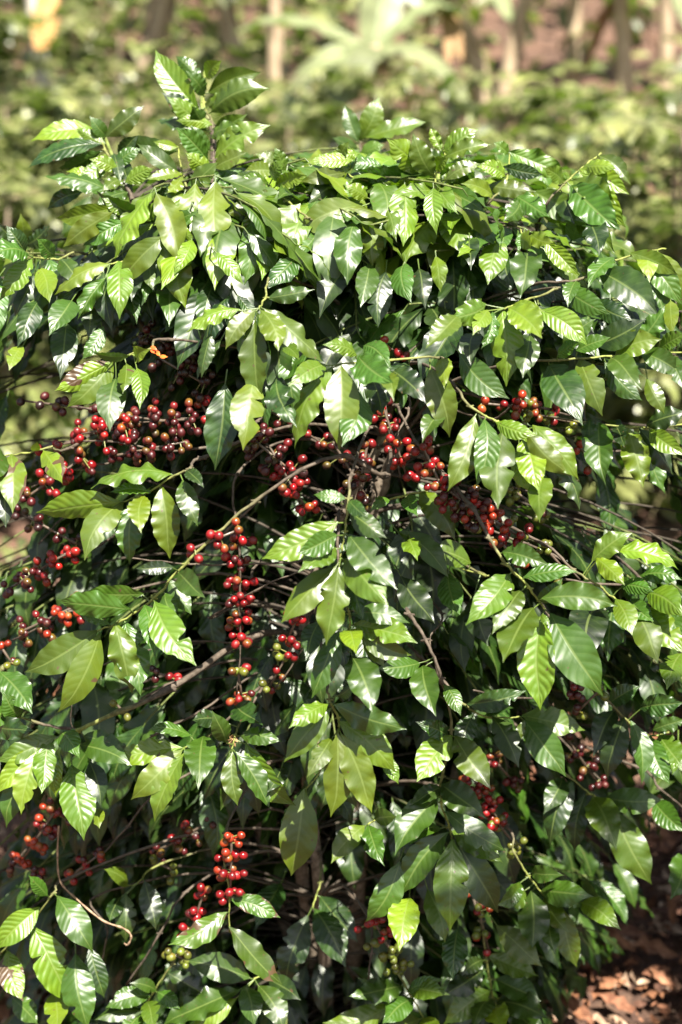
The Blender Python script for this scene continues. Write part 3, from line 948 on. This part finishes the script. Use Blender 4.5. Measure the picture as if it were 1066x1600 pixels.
# fruiting wood behind the leaves
FR = [
 ([(330,650,.03),(240,655),(150,640),(30,625)], [(150,640,36,626,9,'kkkd',12),(300,655,180,662,42,'kwkd',20)], .05),
 ([(320,700,.03),(250,703),(170,690),(70,690)], [(195,665,120,680,26,'brrrw',17),(180,712,290,690,26,'kkwk',16),(120,690,60,700,7,'kwr',12)], .04),
 ([(190,715,.05),(130,730,.02),(50,760)], [(45,775,130,715,24,'kwrrk',17)], .05),
 ([(160,850,.08),(100,868),(15,920)], [(15,920,108,862,24,'kkwob',13)], .03),
 ([(170,930,.08),(110,955),(20,1000)], [(38,985,122,945,28,'kkwoo',17),(0,1008,18,1035,6,'okg',10)], .03),
 ([(640,640,.03),(615,690),(625,745)], [(600,640,636,745,17,'rrrbr',14),(575,690,560,770,9,'wkw',12)], .02),
 ([(650,690,.03),(690,740),(730,790),(810,838)], [(662,700,700,782,24,'rrrw',14),(700,765,752,805,30,'kdkd',17),(738,792,818,842,30,'boogggr',16),(780,845,815,880,7,'wkr',12)], -.10),
 ([(770,655,.05),(810,630),(890,650)], [(752,630,812,636,5,'orr',6),(808,632,868,640,16,'orwrrw',11),(825,645,895,660,10,'ggg',12)], .01),
 ([(400,660,.05),(430,710),(470,790)], [(400,690,460,740,30,'kdkw',20),(440,735,480,795,16,'rrbb',13)], .02),
 ([(370,740,.05),(374,850),(375,1000),(371,1085)], [(374,845,376,1000,40,'kwrwr',13),(372,1045,378,1088,10,'gkor',13)], .0),
 ([(395,905,.05),(470,940,.02),(478,1000),(425,1085)], [(475,938,450,1000,11,'wrr',12),(462,1000,420,1075,12,'rggrg',14)], .02),
 ([(1010,700,.1),(940,705,.04),(905,700)], [(905,698,928,722,8,'orr',9)], .05),
 ([(820,850,.05),(870,870),(905,905)], [(852,856,884,892,7,'ggg',11),(900,940,912,952,3,'rr',5)], -.05),
 ([(880,1000,.06),(888,1040,.02),(893,1082)], [(886,1035,896,1082,11,'rwkk',9),(940,1075,905,1110,7,'ggk',12)], -.05),
 ([(725,1180,.06),(745,1225),(785,1290)], [(735,1208,778,1282,32,'wwrrr',11),(778,1285,806,1322,12,'ggg',10)], -.05),
 ([(110,1260,.08),(70,1290,.02),(20,1355)], [(88,1265,35,1345,28,'kwooo',17),(20,1352,60,1362,7,'rkr',10)], .03),
 ([(250,1235,.03),(200,1290),(155,1342)], [(112,1368,155,1335,13,'rrkr',11)], .02),
 ([(345,1290,.06),(310,1305,.02),(250,1325)], [(325,1285,248,1330,18,'kwk',14),(240,1345,270,1360,5,'gg',10)], .07),
 ([(860,1140,.1),(900,1180,.05),(940,1220)], [(868,1128,935,1225,24,'dkdk',16)], .08),
 ([(780,1160,.08),(795,1200,.05)], [(770,1185,806,1225,12,'kwk',11)], .06),
 ([(690,500,.06),(640,550,.03),(600,540)], [(622,548,632,556,3,'rr',6),(598,532,606,545,3,'ob',4),(600,620,610,690,8,'krw',12)], .06),
 ([(340,600,.08),(325,640,.04)], [(312,625,332,662,9,'brw',8),(250,560,320,600,16,'dkd',20)], .08),
 ([(340,470,.1),(270,520,.06)], [(230,520,300,560,14,'dkd',18),(400,520,460,560,8,'dkd',16)], .12),
 ([(480,640,.06),(530,700,.04)], [(520,690,575,780,18,'dkwd',18),(420,640,500,690,14,'dkw',16)], .09),
 ([(262,1070,.06),(195,1110,.03)], [(180,1098,196,1116,2,'gg',6),(215,1040,270,1060,7,'kdr',12)], .03),
 ([(120,790,.08),(60,850,.03)], [(30,800,120,850,12,'dkd',16)], .09),
 ([(850,770,.08),(800,760,.05)], [(808,770,850,800,8,'ggk',12)], .08),
]
for i, (tw, be, o) in enumerate(FR):
    make_branch(tw, (), be, o=o + .06, wood=True, rad=0.0032, seed=300 + i)
# bare woody twigs
for i, (tw, o, rd) in enumerate([
    ([(600,745,.04),(550,715),(460,738),(345,838)], .03, .0042),
    ([(480,870,.04),(440,880),(310,882),(200,872)], .06, .003),
    ([(330,965,.06),(400,922),(478,888)], .05, .003),
    ([(315,1110,.06),(240,1150,.02),(195,1190)], .04, .003),
    ([(290,1395,.05),(250,1460),(198,1538)], .03, .0035),
    ([(1000,905,.04),(935,912),(880,905)], .03, .004),
    ([(1000,1200,.06),(1030,1232),(1075,1268)], .04, .0038),
    ([(578,1440,.04),(580,1490),(576,1530)], .01, .0035),
    ([(150,1400,.05),(168,1450),(160,1500)], .03, .003),
    ([(120,1055,.04),(112,1095),(112,1145)], .0, .002),
    ([(690,960,.05),(672,1000),(690,1070)], .03, .003),
    ([(850,1080,.06),(800,1090),(740,1078)], .06, .003)]):
    make_branch(tw, (), (), o=o, wood=True, rad=rd, seed=500 + i)

# small dry things caught in the bush
def dry_bits():
    mb = MB()
    pts = [S(x, y, -.07) for x, y in [(92,1290),(90,1340),(95,1378),(120,1405),(160,1438),(192,1450),(205,1462),(200,1476),(194,1474)]]
    pts = spline(pts, 5)
    tube(mb, pts, [0.0016 + 0.0005 * math.sin(i * 1.9) for i in range(len(pts))], (0.34, 0.23, 0.15), 6)
    o = mb.build('dead_tendril', M_TWIG, None, BASE); o.parent = bush
    o['label'] = 'thin dry curling twig hanging low on the left'
    mb = MB()
    for k in range(7):
        a = k * 0.9
        b = S(362, 1152, -.05)
        add_leaf(mb, b, b + np.array([0.010 * math.cos(a), -0.008, 0.010 * math.sin(a) - .004]), np.array([math.sin(a), -.5, math.cos(a)]), 0.008, rng, 0, 0, nl=6, nw=2)
    o = mb.build('withered_flower', M_DRY, None, BASE); o.parent = bush
    mb = MB()
    b = S(316, 1176, -.07); t = S(306, 1204, -.075)
    for k in (-1, 0, 1):
        add_leaf(mb, b + np.array([k * .002, 0, 0]), t + np.array([k * .004, -.002, 0]), np.array([k * .6, -1, .3]), 0.007, rng, 0, 0, nl=8, nw=4, wavy=.6)
    o = mb.build('dry_leaf_scrap', M_LITTER_TMP, None, BASE); o.parent = bush
    mb = MB()
    for (x1, y1, x2, y2) in [(237,545,242,552),(244,548,250,556),(250,556,262,558),(236,541,246,547)]:
        add_leaf(mb, S(x1, y1, -.035), S(x2, y2, -.04), np.array([0, -1, .4]), 0.006, rng, 0, 0, nl=6, nw=2)
    o = mb.build('red_leaf_bud', M_RED, None, BASE); o.parent = bush


M_LITTER_TMP = simple_mat('grey brown scrap', (0.22, 0.13, 0.08), (0.42, 0.30, 0.20), 120, 0.8, 0.5, 0.001)
M_RED = simple_mat('red bud', (0.55, 0.05, 0.015), (0.6, 0.16, 0.03), 60, 0.4, 0.2, 0.001)
dry_bits()

# ------------------------------------------------------------------ inner leaves of the same bush
_tx = [-300, 0, 80, 170, 250, 350, 430, 500, 600, 700, 800, 900, 965, 990, 1066, 1400]
_ty = [480, 375, 335, 290, 262, 250, 240, 230, 232, 226, 236, 260, 300, 380, 415, 560]
HOLES = [(70, 600, 45, 38), (25, 690, 30, 28), (150, 590, 18, 22), (970, 630, 70, 28), (900, 800, 40, 32), (1010, 800, 45, 40), 
         (20, 830, 40, 40), (1050, 620, 70, 30)]


CAVES = [(300, 860, 300, 230, .26), (450, 1430, 190, 150, .34), (640, 1130, 110, 150, .26), (880, 1200, 130, 120, .26), (560, 740, 260, 120, .22), (180, 1360, 220, 90, .24),
         (200, 600, 240, 110, .18), (560, 500, 160, 90, .14), (760, 880, 130, 110, .16), (330, 1120, 130, 80, .2), (120, 1560, 200, 60, .2)]


def recess(x, y):
    return 0.75 * max([0.0] + [dp * max(0, 1 - (((x - cx) / a) ** 2 + ((y - cy) / b) ** 2) ** 2) for cx, cy, a, b, dp in CAVES])


def inside_ok(x, y, r):
    if y < np.interp(x, _tx, _ty):
        return False
    if y > 1385 and x > 1060 - (y - 1385) * 0.75 and x < 1110:
        return False
    for hx, hy, a, b in HOLES:
        if ((x - hx) / a) ** 2 + ((y - hy) / b) ** 2 < 1:
            return False
    return True


def grow_inner():
    r = random.Random(11)
    inner = MB(); wood = MB()
    made = []
    count = 0
    for k in range(2300):
        s = STEMS[k % len(STEMS)]
        j = r.randrange(int(len(s) * 0.06), int(len(s) * 0.93))
        p0 = s[j]
        hrel = j / len(s)
        az = r.uniform(0, 2 * math.pi)
        ln = r.uniform(0.40, 0.68) * (1 - 0.50 * max(0, hrel - 0.45) / 0.55)
        d = np.array([math.cos(az), math.sin(az), r.uniform(0.25, 0.7) if hrel > .5 else r.uniform(-.05, .45)])
        pts = [p0]
        step = 0.055
        p = p0.copy()
        dv = norm(d)
        while len(pts) * step < ln:
            dv = norm(dv + np.array([r.uniform(-.06, .06), r.uniform(-.06, .06), -0.075]))
            p = p + dv * step
            pts.append(p)
        lm = MB(); nl_ = 0
        last = 0
        for i in range(2, len(pts)):
            f = i / (len(pts) - 1)
            if f < 0.38 + r.uniform(-.1, .1):
                continue
            for sg in (-1, 1):
                if r.random() < 0.08:
                    continue
                t = norm(pts[i] - pts[i - 1])
                side = norm(np.cross(t, [0, 0, 1])) * sg
                ldir = norm(side * r.uniform(.45, .8) + t * r.uniform(.5, .9) + np.array([0, 0, -r.uniform(.5, 1.6) if hrel < .72 else r.uniform(-.55, .45)]))
                L = r.choice([r.uniform(0.06, 0.11), r.uniform(.10, .155), r.uniform(.11, .15)]) * (0.75 if i == len(pts) - 1 else 1)
                B = pts[i] + ldir * 0.010
                T = B + ldir * L
                x, y, dd = proj(T)
                x2, y2, dd2 = proj((B + T) / 2)
                x3, y3, dd3 = proj(B)
                lim = surf(x2, y2) + (0.10 if y2 > 600 else -0.03 if y2 < 420 else 0.03) + recess(x2, y2)
                if dd < lim or dd2 < lim or dd3 < lim:
                    continue
                if not (inside_ok(x, y, r) and inside_ok(x2, y2, r) and inside_ok(x3, y3, r)):
                    continue
                n0 = norm(np.array([0, 0, 1.0]) + 0.5 * t * r.uniform(-.2, 1) + np.array([r.uniform(-.3, .3), r.uniform(-.5, .2), 0]))
                add_leaf(lm, B, T, n0, L * r.uniform(.34, .42), r, min(1, r.choice([.0, .05, .1, .2, .35]) + (r.choice([.4, .55, .75]) if y2 < 430 else 0)), 0, nl=18, nw=6)  # low tones put the shade of the interior into the leaf colour
                tube(lm, [pts[i], B + ldir * 0.004], [.0013, .0010], (.5, .5, 0), 4, cap=False)
                nl_ += 1
                last = i
        if nl_ < 6 or any(proj(q)[1] < np.interp(proj(q)[0], _tx, _ty) - 4 for q in pts):
            continue
        pp = pts[:last + 1]
        xs = [proj(q) for q in pp]
        wd = MB()
        tube(wd, pp, [0.0026 - 0.0013 * i / len(pp) for i in range(len(pp))], [(0.060, .048, .035) if i < len(pp) * .7 else (.12, .15, .04) for i in range(len(pp))], 5)  # wood darker than the outer twigs: interior shade put into its colour
        made.append((nl_, wd, lm, pp))
        count += nl_
    made.sort(key=lambda m: -m[0])
    lead = max(0, min(99 - branch_count, len(made)))
    for i, (n_, wd, lm, pp) in enumerate(made):
        if i < lead:
            br = wd.build('branch', M_TWIG, None, pp[0])
            br.location = tuple(pp[0] - BASE)
            br.parent = bush
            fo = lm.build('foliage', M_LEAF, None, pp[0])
            fo.parent = br
        else:
            for q in range(len(lm.v)):
                pass
            for mbx, dst in ((wd, wood), (lm, inner)):
                dst.v += mbx.v; dst.uv += mbx.uv; dst.c += mbx.c
                dst.f4 += [a + dst.n for a in mbx.f4]; dst.f3 += [a + dst.n for a in mbx.f3]
                dst.n += mbx.n
    if inner.n:
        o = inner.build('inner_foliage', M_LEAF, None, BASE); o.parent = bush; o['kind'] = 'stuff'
        o = wood.build('inner_twigs', M_TWIG, None, BASE); o.parent = bush; o['kind'] = 'stuff'
    print('inner leaves', count, 'laterals', len(made), 'named', lead)


grow_inner()

# ------------------------------------------------------------------ bushes of the plantation behind
def far_bush(seed, rad, hgt, nleaf, leaf_len, mat, nl=7, nw=4):
    """returns (trunk mesh, foliage mesh) of a whole coffee bush of drooping laterals"""
    r = random.Random(seed)
    wd = MB(); lm = MB()
    stems = []
    for k in range(3):
        a = k * 2.1 + r.uniform(-.3, .3)
        pts = [np.array([0.03 * math.cos(a), 0.03 * math.sin(a), -.05]), np.array([0.12 * math.cos(a), 0.12 * math.sin(a), hgt * .4]),
               np.array([0.26 * rad * math.cos(a), 0.26 * rad * math.sin(a), hgt * r.uniform(.88, 1)])]
        sp = spline(pts, 6)
        stems.append(sp)
        tube(wd, sp, [0.018 - 0.013 * i / len(sp) for i in range(len(sp))], (.27, .21, .15), 6)
    n = 0
    while n < nleaf:
        s = stems[r.randrange(3)]
        j = r.randrange(1, len(s))
        f = s[j][2] / hgt
        az = r.uniform(0, 6.283)
        ln = rad * (1.0 - 0.55 * max(0, f - .3) / .7) * r.uniform(.75, 1.1)
        dv = norm(np.array([math.cos(az), math.sin(az), r.uniform(.1, .6)]))
        p = s[j].copy(); pts = [p]
        while len(pts) * .08 < ln:
            dv = norm(dv + np.array([0, 0, -.11])); p = p + dv * .08; pts.append(p)
        if len(pts) < 3:
            continue
        tube(wd, pts, [.005 - .003 * i / len(pts) for i in range(len(pts))], (.26, .22, .12), 4)
        for i in range(1, len(pts)):
            if i / len(pts) < .3:
                continue
            t = norm(pts[i] - pts[i - 1])
            for sg in (-1, 1):
                for rep in range(2):
                    side = norm(np.cross(t, [0, 0, 1])) * sg
                    ld = norm(side + t * r.uniform(.1, .9) + np.array([0, 0, r.uniform(-.9, .25)]))
                    L = leaf_len * r.uniform(.7, 1.15)
                    b = pts[i] + t * rep * .04
                    if b[2] < 0.1:
                        continue
                    add_leaf(lm, b, b + ld * L, np.array([r.uniform(-.4, .4), r.uniform(-.4, .4), 1]), L * .43, r, r.choice([.1, .4, .6, .9]), 0, nl=nl, nw=nw)
                    n += 1
    return wd, lm


def place_bushes(spec, variants, mat=None, nl=7, nw=4):
    mat = mat or M_LEAF_FAR
    protos = []
    for vi, (seed, rad, hgt, nlf, ll) in enumerate(variants):
        wd, lm = far_bush(seed, rad, hgt, nlf, ll, mat, nl, nw)
        protos.append([wd, lm, None])
    for i, (x, y, rot, sc, vi, label, group) in enumerate(spec):
        t = thing('coffee_bush', label, 'coffee bush', (x, y, float(ground_z(x, y))), group)
        t.rotation_euler = (0, 0, rot)
        t.scale = (sc, sc, sc)
        pr = protos[vi]
        if pr[2] is None:
            a = pr[0].build('trunk', M_TWIG, t)
            b = pr[1].build('foliage', mat, t)
            pr[2] = (a, b)
        else:
            for src in pr[2]:
                c = src.copy()
                COL.objects.link(c)
                c.parent = t


G1 = 'coffee bushes of the plantation behind'
spec = [
 (1.30, 3.75, 0.3, 0.62, 0, 'low coffee bush just behind the right edge of the main bush', G1),
 (-1.30, 4.1, 1.3, 0.60, 1, 'low coffee bush just behind the left edge of the main bush', G1),
 (1.45, 5.9, 2.1, 1.04, 2, 'tall coffee bush filling the right side behind the main bush', G1),
 (0.55, 6.6, 0.9, 0.99, 1, 'coffee bush behind the right half of the main bush top', G1),
 (-1.6, 6.3, 1.7, 0.97, 0, 'pale coffee bush at the far left behind the upright shoots', G1),
 (-0.6, 6.9, 0.2, 0.98, 2, 'coffee bush behind the tallest upright shoot', G1),
 (2.4, 6.9, 2.9, 1.0, 0, 'coffee bush at the far right edge behind the tall one', G1),
 (1.9, 8.2, 1.1, 1.12, 1, 'coffee bush at the far right, second row', G1),
 (1.15, 8.4, 2.4, 1.10, 0, 'coffee bush in the second row below the reddish bank', G1),
 (0.4, 8.8, 0.6, 1.04, 2, 'coffee bush in the second row below the pale leaning banana stalk', G1),
 (-0.5, 8.8, 1.9, 0.98, 1, 'dark coffee bush in the second row left of the big banana leaf', G1),
 (-1.3, 8.6, 2.6, 1.04, 2, 'coffee bush in the second row below the pair of thin brown stalks', G1),
 (-2.1, 8.4, 0.1, 1.06, 0, 'coffee bush in the second row by the pale trunk at the left', G1),
 (-2.75, 10.4, 1.0, 1.15, 1, 'coffee bush highest up the slope at the top left corner', G1),
 (-1.75, 10.8, 1.5, 1.0, 2, 'coffee bush up the slope between the pale trunk and the thin stalks', G1),
 (-0.2, 10.9, 2.2, 0.75, 1, 'small coffee bush on the slope beneath the broad banana leaves', G1),
]
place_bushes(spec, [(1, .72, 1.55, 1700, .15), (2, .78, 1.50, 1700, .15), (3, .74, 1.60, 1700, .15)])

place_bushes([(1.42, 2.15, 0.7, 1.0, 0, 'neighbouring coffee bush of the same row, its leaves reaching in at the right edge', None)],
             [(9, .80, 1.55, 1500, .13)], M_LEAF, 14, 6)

# ------------------------------------------------------------------ banana plants and trunks on the bank
def blade(mb, B, dirv, L, W, droop, r, young=.6, nl=14, nw=6, tear=False):
    """big arching leaf: midrib curve with two drooping halves"""
    t = norm(dirv)
    s = norm(np.cross(t, [0, 0, 1])) if abs(t[2]) < .98 else np.array([1.0, 0, 0])
    v, u, wf, F = grid(nl, nw)
    wf = np.clip(np.sin(np.pi * np.clip(v * .93 + .05, 0, 1)), 0, 1) ** .5
    fall = droop * L * v ** 2.2
    P0 = B + np.outer(v * L * (1 - .25 * droop * v), t) - np.outer(fall, [0, 0, 1])
    fold = -0.35 * np.abs(u) ** 1.3 * W * .5 * wf
    V = P0 + np.outer(u * W * .5 * wf, s) + np.outer(fold + 0.02 * np.sin(v * 30 + u * 3) * np.abs(u), [0, 0, 1])
    mb.add(V, F, [], np.stack([u * .5 + .5, v], 1), (young, r.random(), 0))
    mid = [B + t * (k / 8 * L * (1 - .25 * droop * k / 8)) - np.array([0, 0, 1]) * droop * L * (k / 8) ** 2.2 - np.array([0, 0, .008]) for k in range(9)]
    tube(mb, mid, [W * .045 * (1.1 - k / 8) for k in range(9)], (young, .9, 0), 5)


def banana(x, y, hgt, lean, rad, label, leaves, seed, dead=2, group='banana plants on the bank'):
    r = random.Random(seed)
    z0 = float(ground_z(x, y))
    t = thing('banana_plant', label, 'banana plant', (x, y, z0), group)
    mb = MB()
    pts = spline([np.array([0, 0, -.1]), np.array([lean * .4, 0, hgt * .5]), np.array([lean, 0, hgt])], 8)
    tube(mb, pts, [rad * (1.15 - .45 * i / len(pts)) * (1 + .05 * r.uniform(-1, 1)) for i in range(len(pts))], (.5, .5, .5), 12)
    # loose dry sheaths round the stalk
    for k in range(7):
        a = r.uniform(0, 6.28); i = r.randrange(1, len(pts) - 3)
        q = pts[i] + rad * np.array([math.cos(a), math.sin(a), 0])
        q2 = pts[i + 3] + rad * 1.05 * np.array([math.cos(a), math.sin(a), 0])
        tube(mb, [q2, (q + q2) / 2 + rad * .2 * np.array([math.cos(a), math.sin(a), 0]), q], [rad * .25, rad * .35, rad * .1], (.5, .5, .5), 5)
    mb.build('pseudostem', M_STALK, t)
    top = pts[-1]
    for (dx, dy, dz, L, W, dr, yg) in leaves:
        lm = MB()
        blade(lm, top - np.array([0, 0, .05]), np.array([dx, dy, dz]), L, W, dr, r, yg)
        lm.build('leaf', M_BANANA, t)
    for k in range(dead):
        lm = MB()
        a = r.uniform(0, 6.28)
        blade(lm, top - np.array([0, 0, .1]), np.array([math.cos(a), math.sin(a), -.6]), r.uniform(.35, .7), .10, .5, r, .4)
        lm.build('dead_leaf', M_DRY, t)
    return t


banana(0.30, 11.4, 1.16, -0.05, .07, 'banana plant with broad pale green arching leaves at the top centre',
       [(-.9, -.4, .40, 1.15, .50, .85, .8), (.9, -.5, .40, 1.0, .46, .65, .8), (-.5, -.9, .5, .9, .48, .8, .6), (.2, .6, 1.4, 1.3, .36, .3, .7), (-1, .3, .7, 1.5, .36, .4, .7), (.8, .3, 1.1, 1.4, .36, .5, .6)], 1, 1)
LV = [(.2, .9, .3, 1.0, .3, .5, .5), (-.8, -.3, .9, 1.4, .34, .5, .6), (.8, .2, .9, 1.4, .34, .5, .7), (.1, -.8, 1.0, 1.3, .34, .6, .8), (-.3, .8, 1.2, 1.4, .34, .4, .5), (.6, -.7, .8, 1.2, .3, .8, .7)]
banana(1.30, 12.0, 1.6, -.50, .075, 'banana plant with a pale straw coloured stalk leaning left, right of centre', LV, 2, 3)
banana(1.36, 13.0, 1.7, .40, .066, 'banana plant with a greyish stalk leaning right, behind the straw coloured one', LV, 3, 2)
banana(2.38, 12.2, 1.45, -.14, .075, 'banana plant with a pale forked stalk before the reddish bank at the right', LV, 4, 3)
banana(2.15, 14.0, 1.6, .05, .07, 'thin shaded banana plant between the leaning and the forked stalks', LV, 5, 2)
banana(3.15, 14.4, 1.7, -.1, .07, 'banana plant at the far top right corner', LV, 6, 2)
banana(-1.85, 13.2, 1.5, .42, .095, 'banana plant with a pinkish grey stalk leaning right, left of centre', LV, 7, 2)
banana(-0.75, 13.0, 1.7, -.45, .07, 'banana plant with a thin brown stalk leaning left, beside the upright one', LV, 8, 2)
banana(-0.55, 12.4, 2.3, .0, .06, 'banana plant with a thin upright orange brown stalk behind the tallest shoot', LV, 9, 1)
banana(0.2, 15.0, 2.0, .2, .09, 'shaded banana plant behind the broad leaved one', LV, 10, 2)


def pale_trunk():
    x, y = -2.35, 11.6
    t = thing('tree', 'pale trunked small tree with a hanging orange yellow dead leaf at the top left', 'tree', (x, y, float(ground_z(x, y))))
    mb = MB()
    tube(mb, spline([np.array([0, 0, -.1]), np.array([.03, 0, .9]), np.array([-.02, 0, 1.8]), np.array([.1, 0, 3.0])], 6), [.07 - .0015 * i for i in range(19)], (.5, .5, .5), 10)
    mb.build('trunk', M_BARK, t)
    r = random.Random(4)
    lm = MB()
    for k in range(500):
        a = r.uniform(0, 6.28); q = r.random() ** .5 * 1.1
        b = np.array([q * math.cos(a) + .1, q * math.sin(a), 3.1 + r.uniform(-.5, .7)])
        d = norm(np.array([r.uniform(-1, 1), r.uniform(-1, 1), r.uniform(-.8, .3)]))
        add_leaf(lm, b, b + d * .2, np.array([0, 0, 1]), .09, r, r.random(), 0, nl=5, nw=2)
    for k in range(10):
        a = k * .63
        tube(lm, [np.array([.1, 0, 2.8]), np.array([.1 + .5 * math.cos(a), .5 * math.sin(a), 3.1]), np.array([.1 + math.cos(a), math.sin(a), 3.2])], [.03, .015, .008], (.3, .5, 0), 5)
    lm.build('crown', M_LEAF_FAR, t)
    dm = MB()
    blade(dm, np.array([.17, -.30, 1.66]), np.array([-.12, -.3, -1]), .50, .24, .05, r, .5)
    dm.build('dead_leaf', simple_mat('orange dead leaf', (.42, .20, .06), (.5, .30, .12), 8, .7), t)


pale_trunk()


def added_shade_tree():  # out-of-view tree, added to cast dappled shade on the bush's lower right
    r = random.Random(77)
    t = thing('tree', 'unseen tree added to dapple the lower right of the coffee bush with shade', 'tree', (2.45, -0.75, 0))
    mb = MB()
    top = np.array([-1.05, 0.95, 3.62])
    trunk = spline([np.array([0, 0, -.1]), np.array([.05, .05, 1.3]), np.array([-.15, .15, 2.5]), np.array([-.3, .3, 3.3]), np.array([-.35, .35, 4.4])], 6)
    tube(mb, trunk, [.085 - .0028 * i for i in range(len(trunk))], (.16, .13, .10), 10)
    lm = MB()
    for cx, cy, rx, ry, n, br in [(1.33, .07, .56, .27, 330, 7), (1.78, .72, .42, .34, 300, 4), (2.3, -.4, .7, .7, 500, 7)]:
        c = np.array([cx - 2.45, cy + .75, 3.62 if cx < 2 else 4.3])
        for k in range(br):
            a = k * 6.283 / br + .3
            e = c + np.array([rx * .75 * math.cos(a), ry * .75 * math.sin(a), r.uniform(-.05, .1)])
            st = trunk[12]
            tube(mb, spline([st, (st + c) / 2 + np.array([0, 0, .08]), c * .8 + e * .2, e], 4), [.022, .02, .018, .016, .014, .012, .010, .009, .008, .007, .006, .005, .004], (.16, .13, .10), 6)
        for k in range(n):
            a = r.uniform(0, 6.283); q = r.random() ** .5
            b = c + np.array([rx * q * math.cos(a), ry * q * math.sin(a), r.uniform(-.10, .14)])
            if math.sin(b[0] * 17) * math.sin(b[1] * 19 + 1) > .45:
                continue
            d = norm(np.array([r.uniform(-1, 1), r.uniform(-1, 1), r.uniform(-.5, .2)]))
            add_leaf(lm, b, b + d * r.uniform(.09, .15), np.array([r.uniform(-.3, .3), r.uniform(-.3, .3), 1]), .055, r, r.random() * .7, 0, nl=8, nw=4)
    mb.build('trunk', M_TWIG, t)
    lm.build('crown', M_LEAF, t)


added_shade_tree()


def undergrowth():
    r = random.Random(21)
    lm = MB()
    for k in range(15000):
        y = 10 + 22 * r.random() ** 1.2
        x = r.uniform(-.36, .36) * y * 1.2
        gz = float(ground_z(x, y))
        if (x / y > .09 and y < 18.5 and r.random() < .68) or (0 < x / y <= .09 and y < 15 and r.random() < .6):
            continue
        clump = 0.5 + 0.5 * math.sin(x * 2.3 + 1) * math.sin(y * 1.9 + x)
        h = r.random() * (0.25 + clump * (0.8 if y < 14 else 2.0))
        b = np.array([x, y, gz + h])
        d = norm(np.array([r.uniform(-1, 1), r.uniform(-1, 1), r.uniform(-.7, .5)]))
        L = r.uniform(.16, .38)
        add_leaf(lm, b, b + d * L, np.array([r.uniform(-.5, .5), r.uniform(-.8, .2), 1]), L * .42, r, r.choice([.1, .4, .7, 1]), 0, nl=5, nw=2)
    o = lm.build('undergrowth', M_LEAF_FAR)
    tag(o, 'blurred leafy undergrowth covering the slope behind the rows', kind='stuff')


undergrowth()


def litter():
    r = random.Random(5)
    lm = MB()
    pal = [(.22, .10, .055), (.32, .16, .09), (.14, .07, .045), (.45, .32, .22), (.26, .12, .06), (.09, .05, .035)]
    for k in range(6500):
        x = r.uniform(-2.2, 2.6); y = r.uniform(1.9, 5.2) if k % 2 else r.uniform(2.2, 3.3)
        if k % 4 == 0: x = r.uniform(.1, 1.1)
        z = float(ground_z(x, y)) + r.uniform(.0, .06)
        a = r.uniform(0, 6.28)
        L = r.uniform(.01, .04) if r.random() < .75 else r.uniform(.05, .12)
        b = np.array([x, y, z]); d = np.array([math.cos(a), math.sin(a), r.uniform(-.15, .45)])
        v, u, wf, F = grid(7, 4)
        n0 = len(lm.v)
        add_leaf(lm, b, b + d * L, np.array([r.uniform(-.7, .7), r.uniform(-.7, .7), 1]), L * r.uniform(.3, .5), r, 0, 0, nl=7, nw=4, wavy=2.2, fold=r.uniform(-.9, .9), arch=r.uniform(-.1, .3))
        c = pal[r.randrange(6)]
        lm.c[-1][:] = c
    for k in range(500):
        x = r.uniform(-2.2, 2.6); y = r.uniform(1.9, 5.2)
        z = float(ground_z(x, y)) + .02
        a = r.uniform(0, 6.28); L = r.uniform(.05, .25)
        p0 = np.array([x, y, z]); p1 = p0 + L * np.array([math.cos(a), math.sin(a), r.uniform(-.02, .15)])
        m = (p0 + p1) / 2 + np.array([r.uniform(-.02, .02), r.uniform(-.02, .02), .01])
        tube(lm, spline([p0, m, p1], 3), r.uniform(.0012, .003), (.33, .22, .14), 4)
    for k in range(500):        # clods
        x = r.uniform(-2, 2.6); y = r.uniform(1.9, 5.0)
        q = r.uniform(.006, .028)
        p = np.array([x, y, float(ground_z(x, y)) + q * .4])
        V = ICO_V * (1 + .25 * np.sin(ICO_V[:, [1]] * 5 + k) * np.cos(ICO_V[:, [0]] * 4 + k)) * q * np.array([1.2, 1, .8]) + p
        lm.add(V, [], ICO_F, np.full((len(V), 2), .5), pal[r.choice([0, 1, 4])])
    o = lm.build('leaf_litter', M_LITTER)
    tag(o, 'dead brown leaves, twigs and clods scattered on the red soil', kind='stuff')


litter()
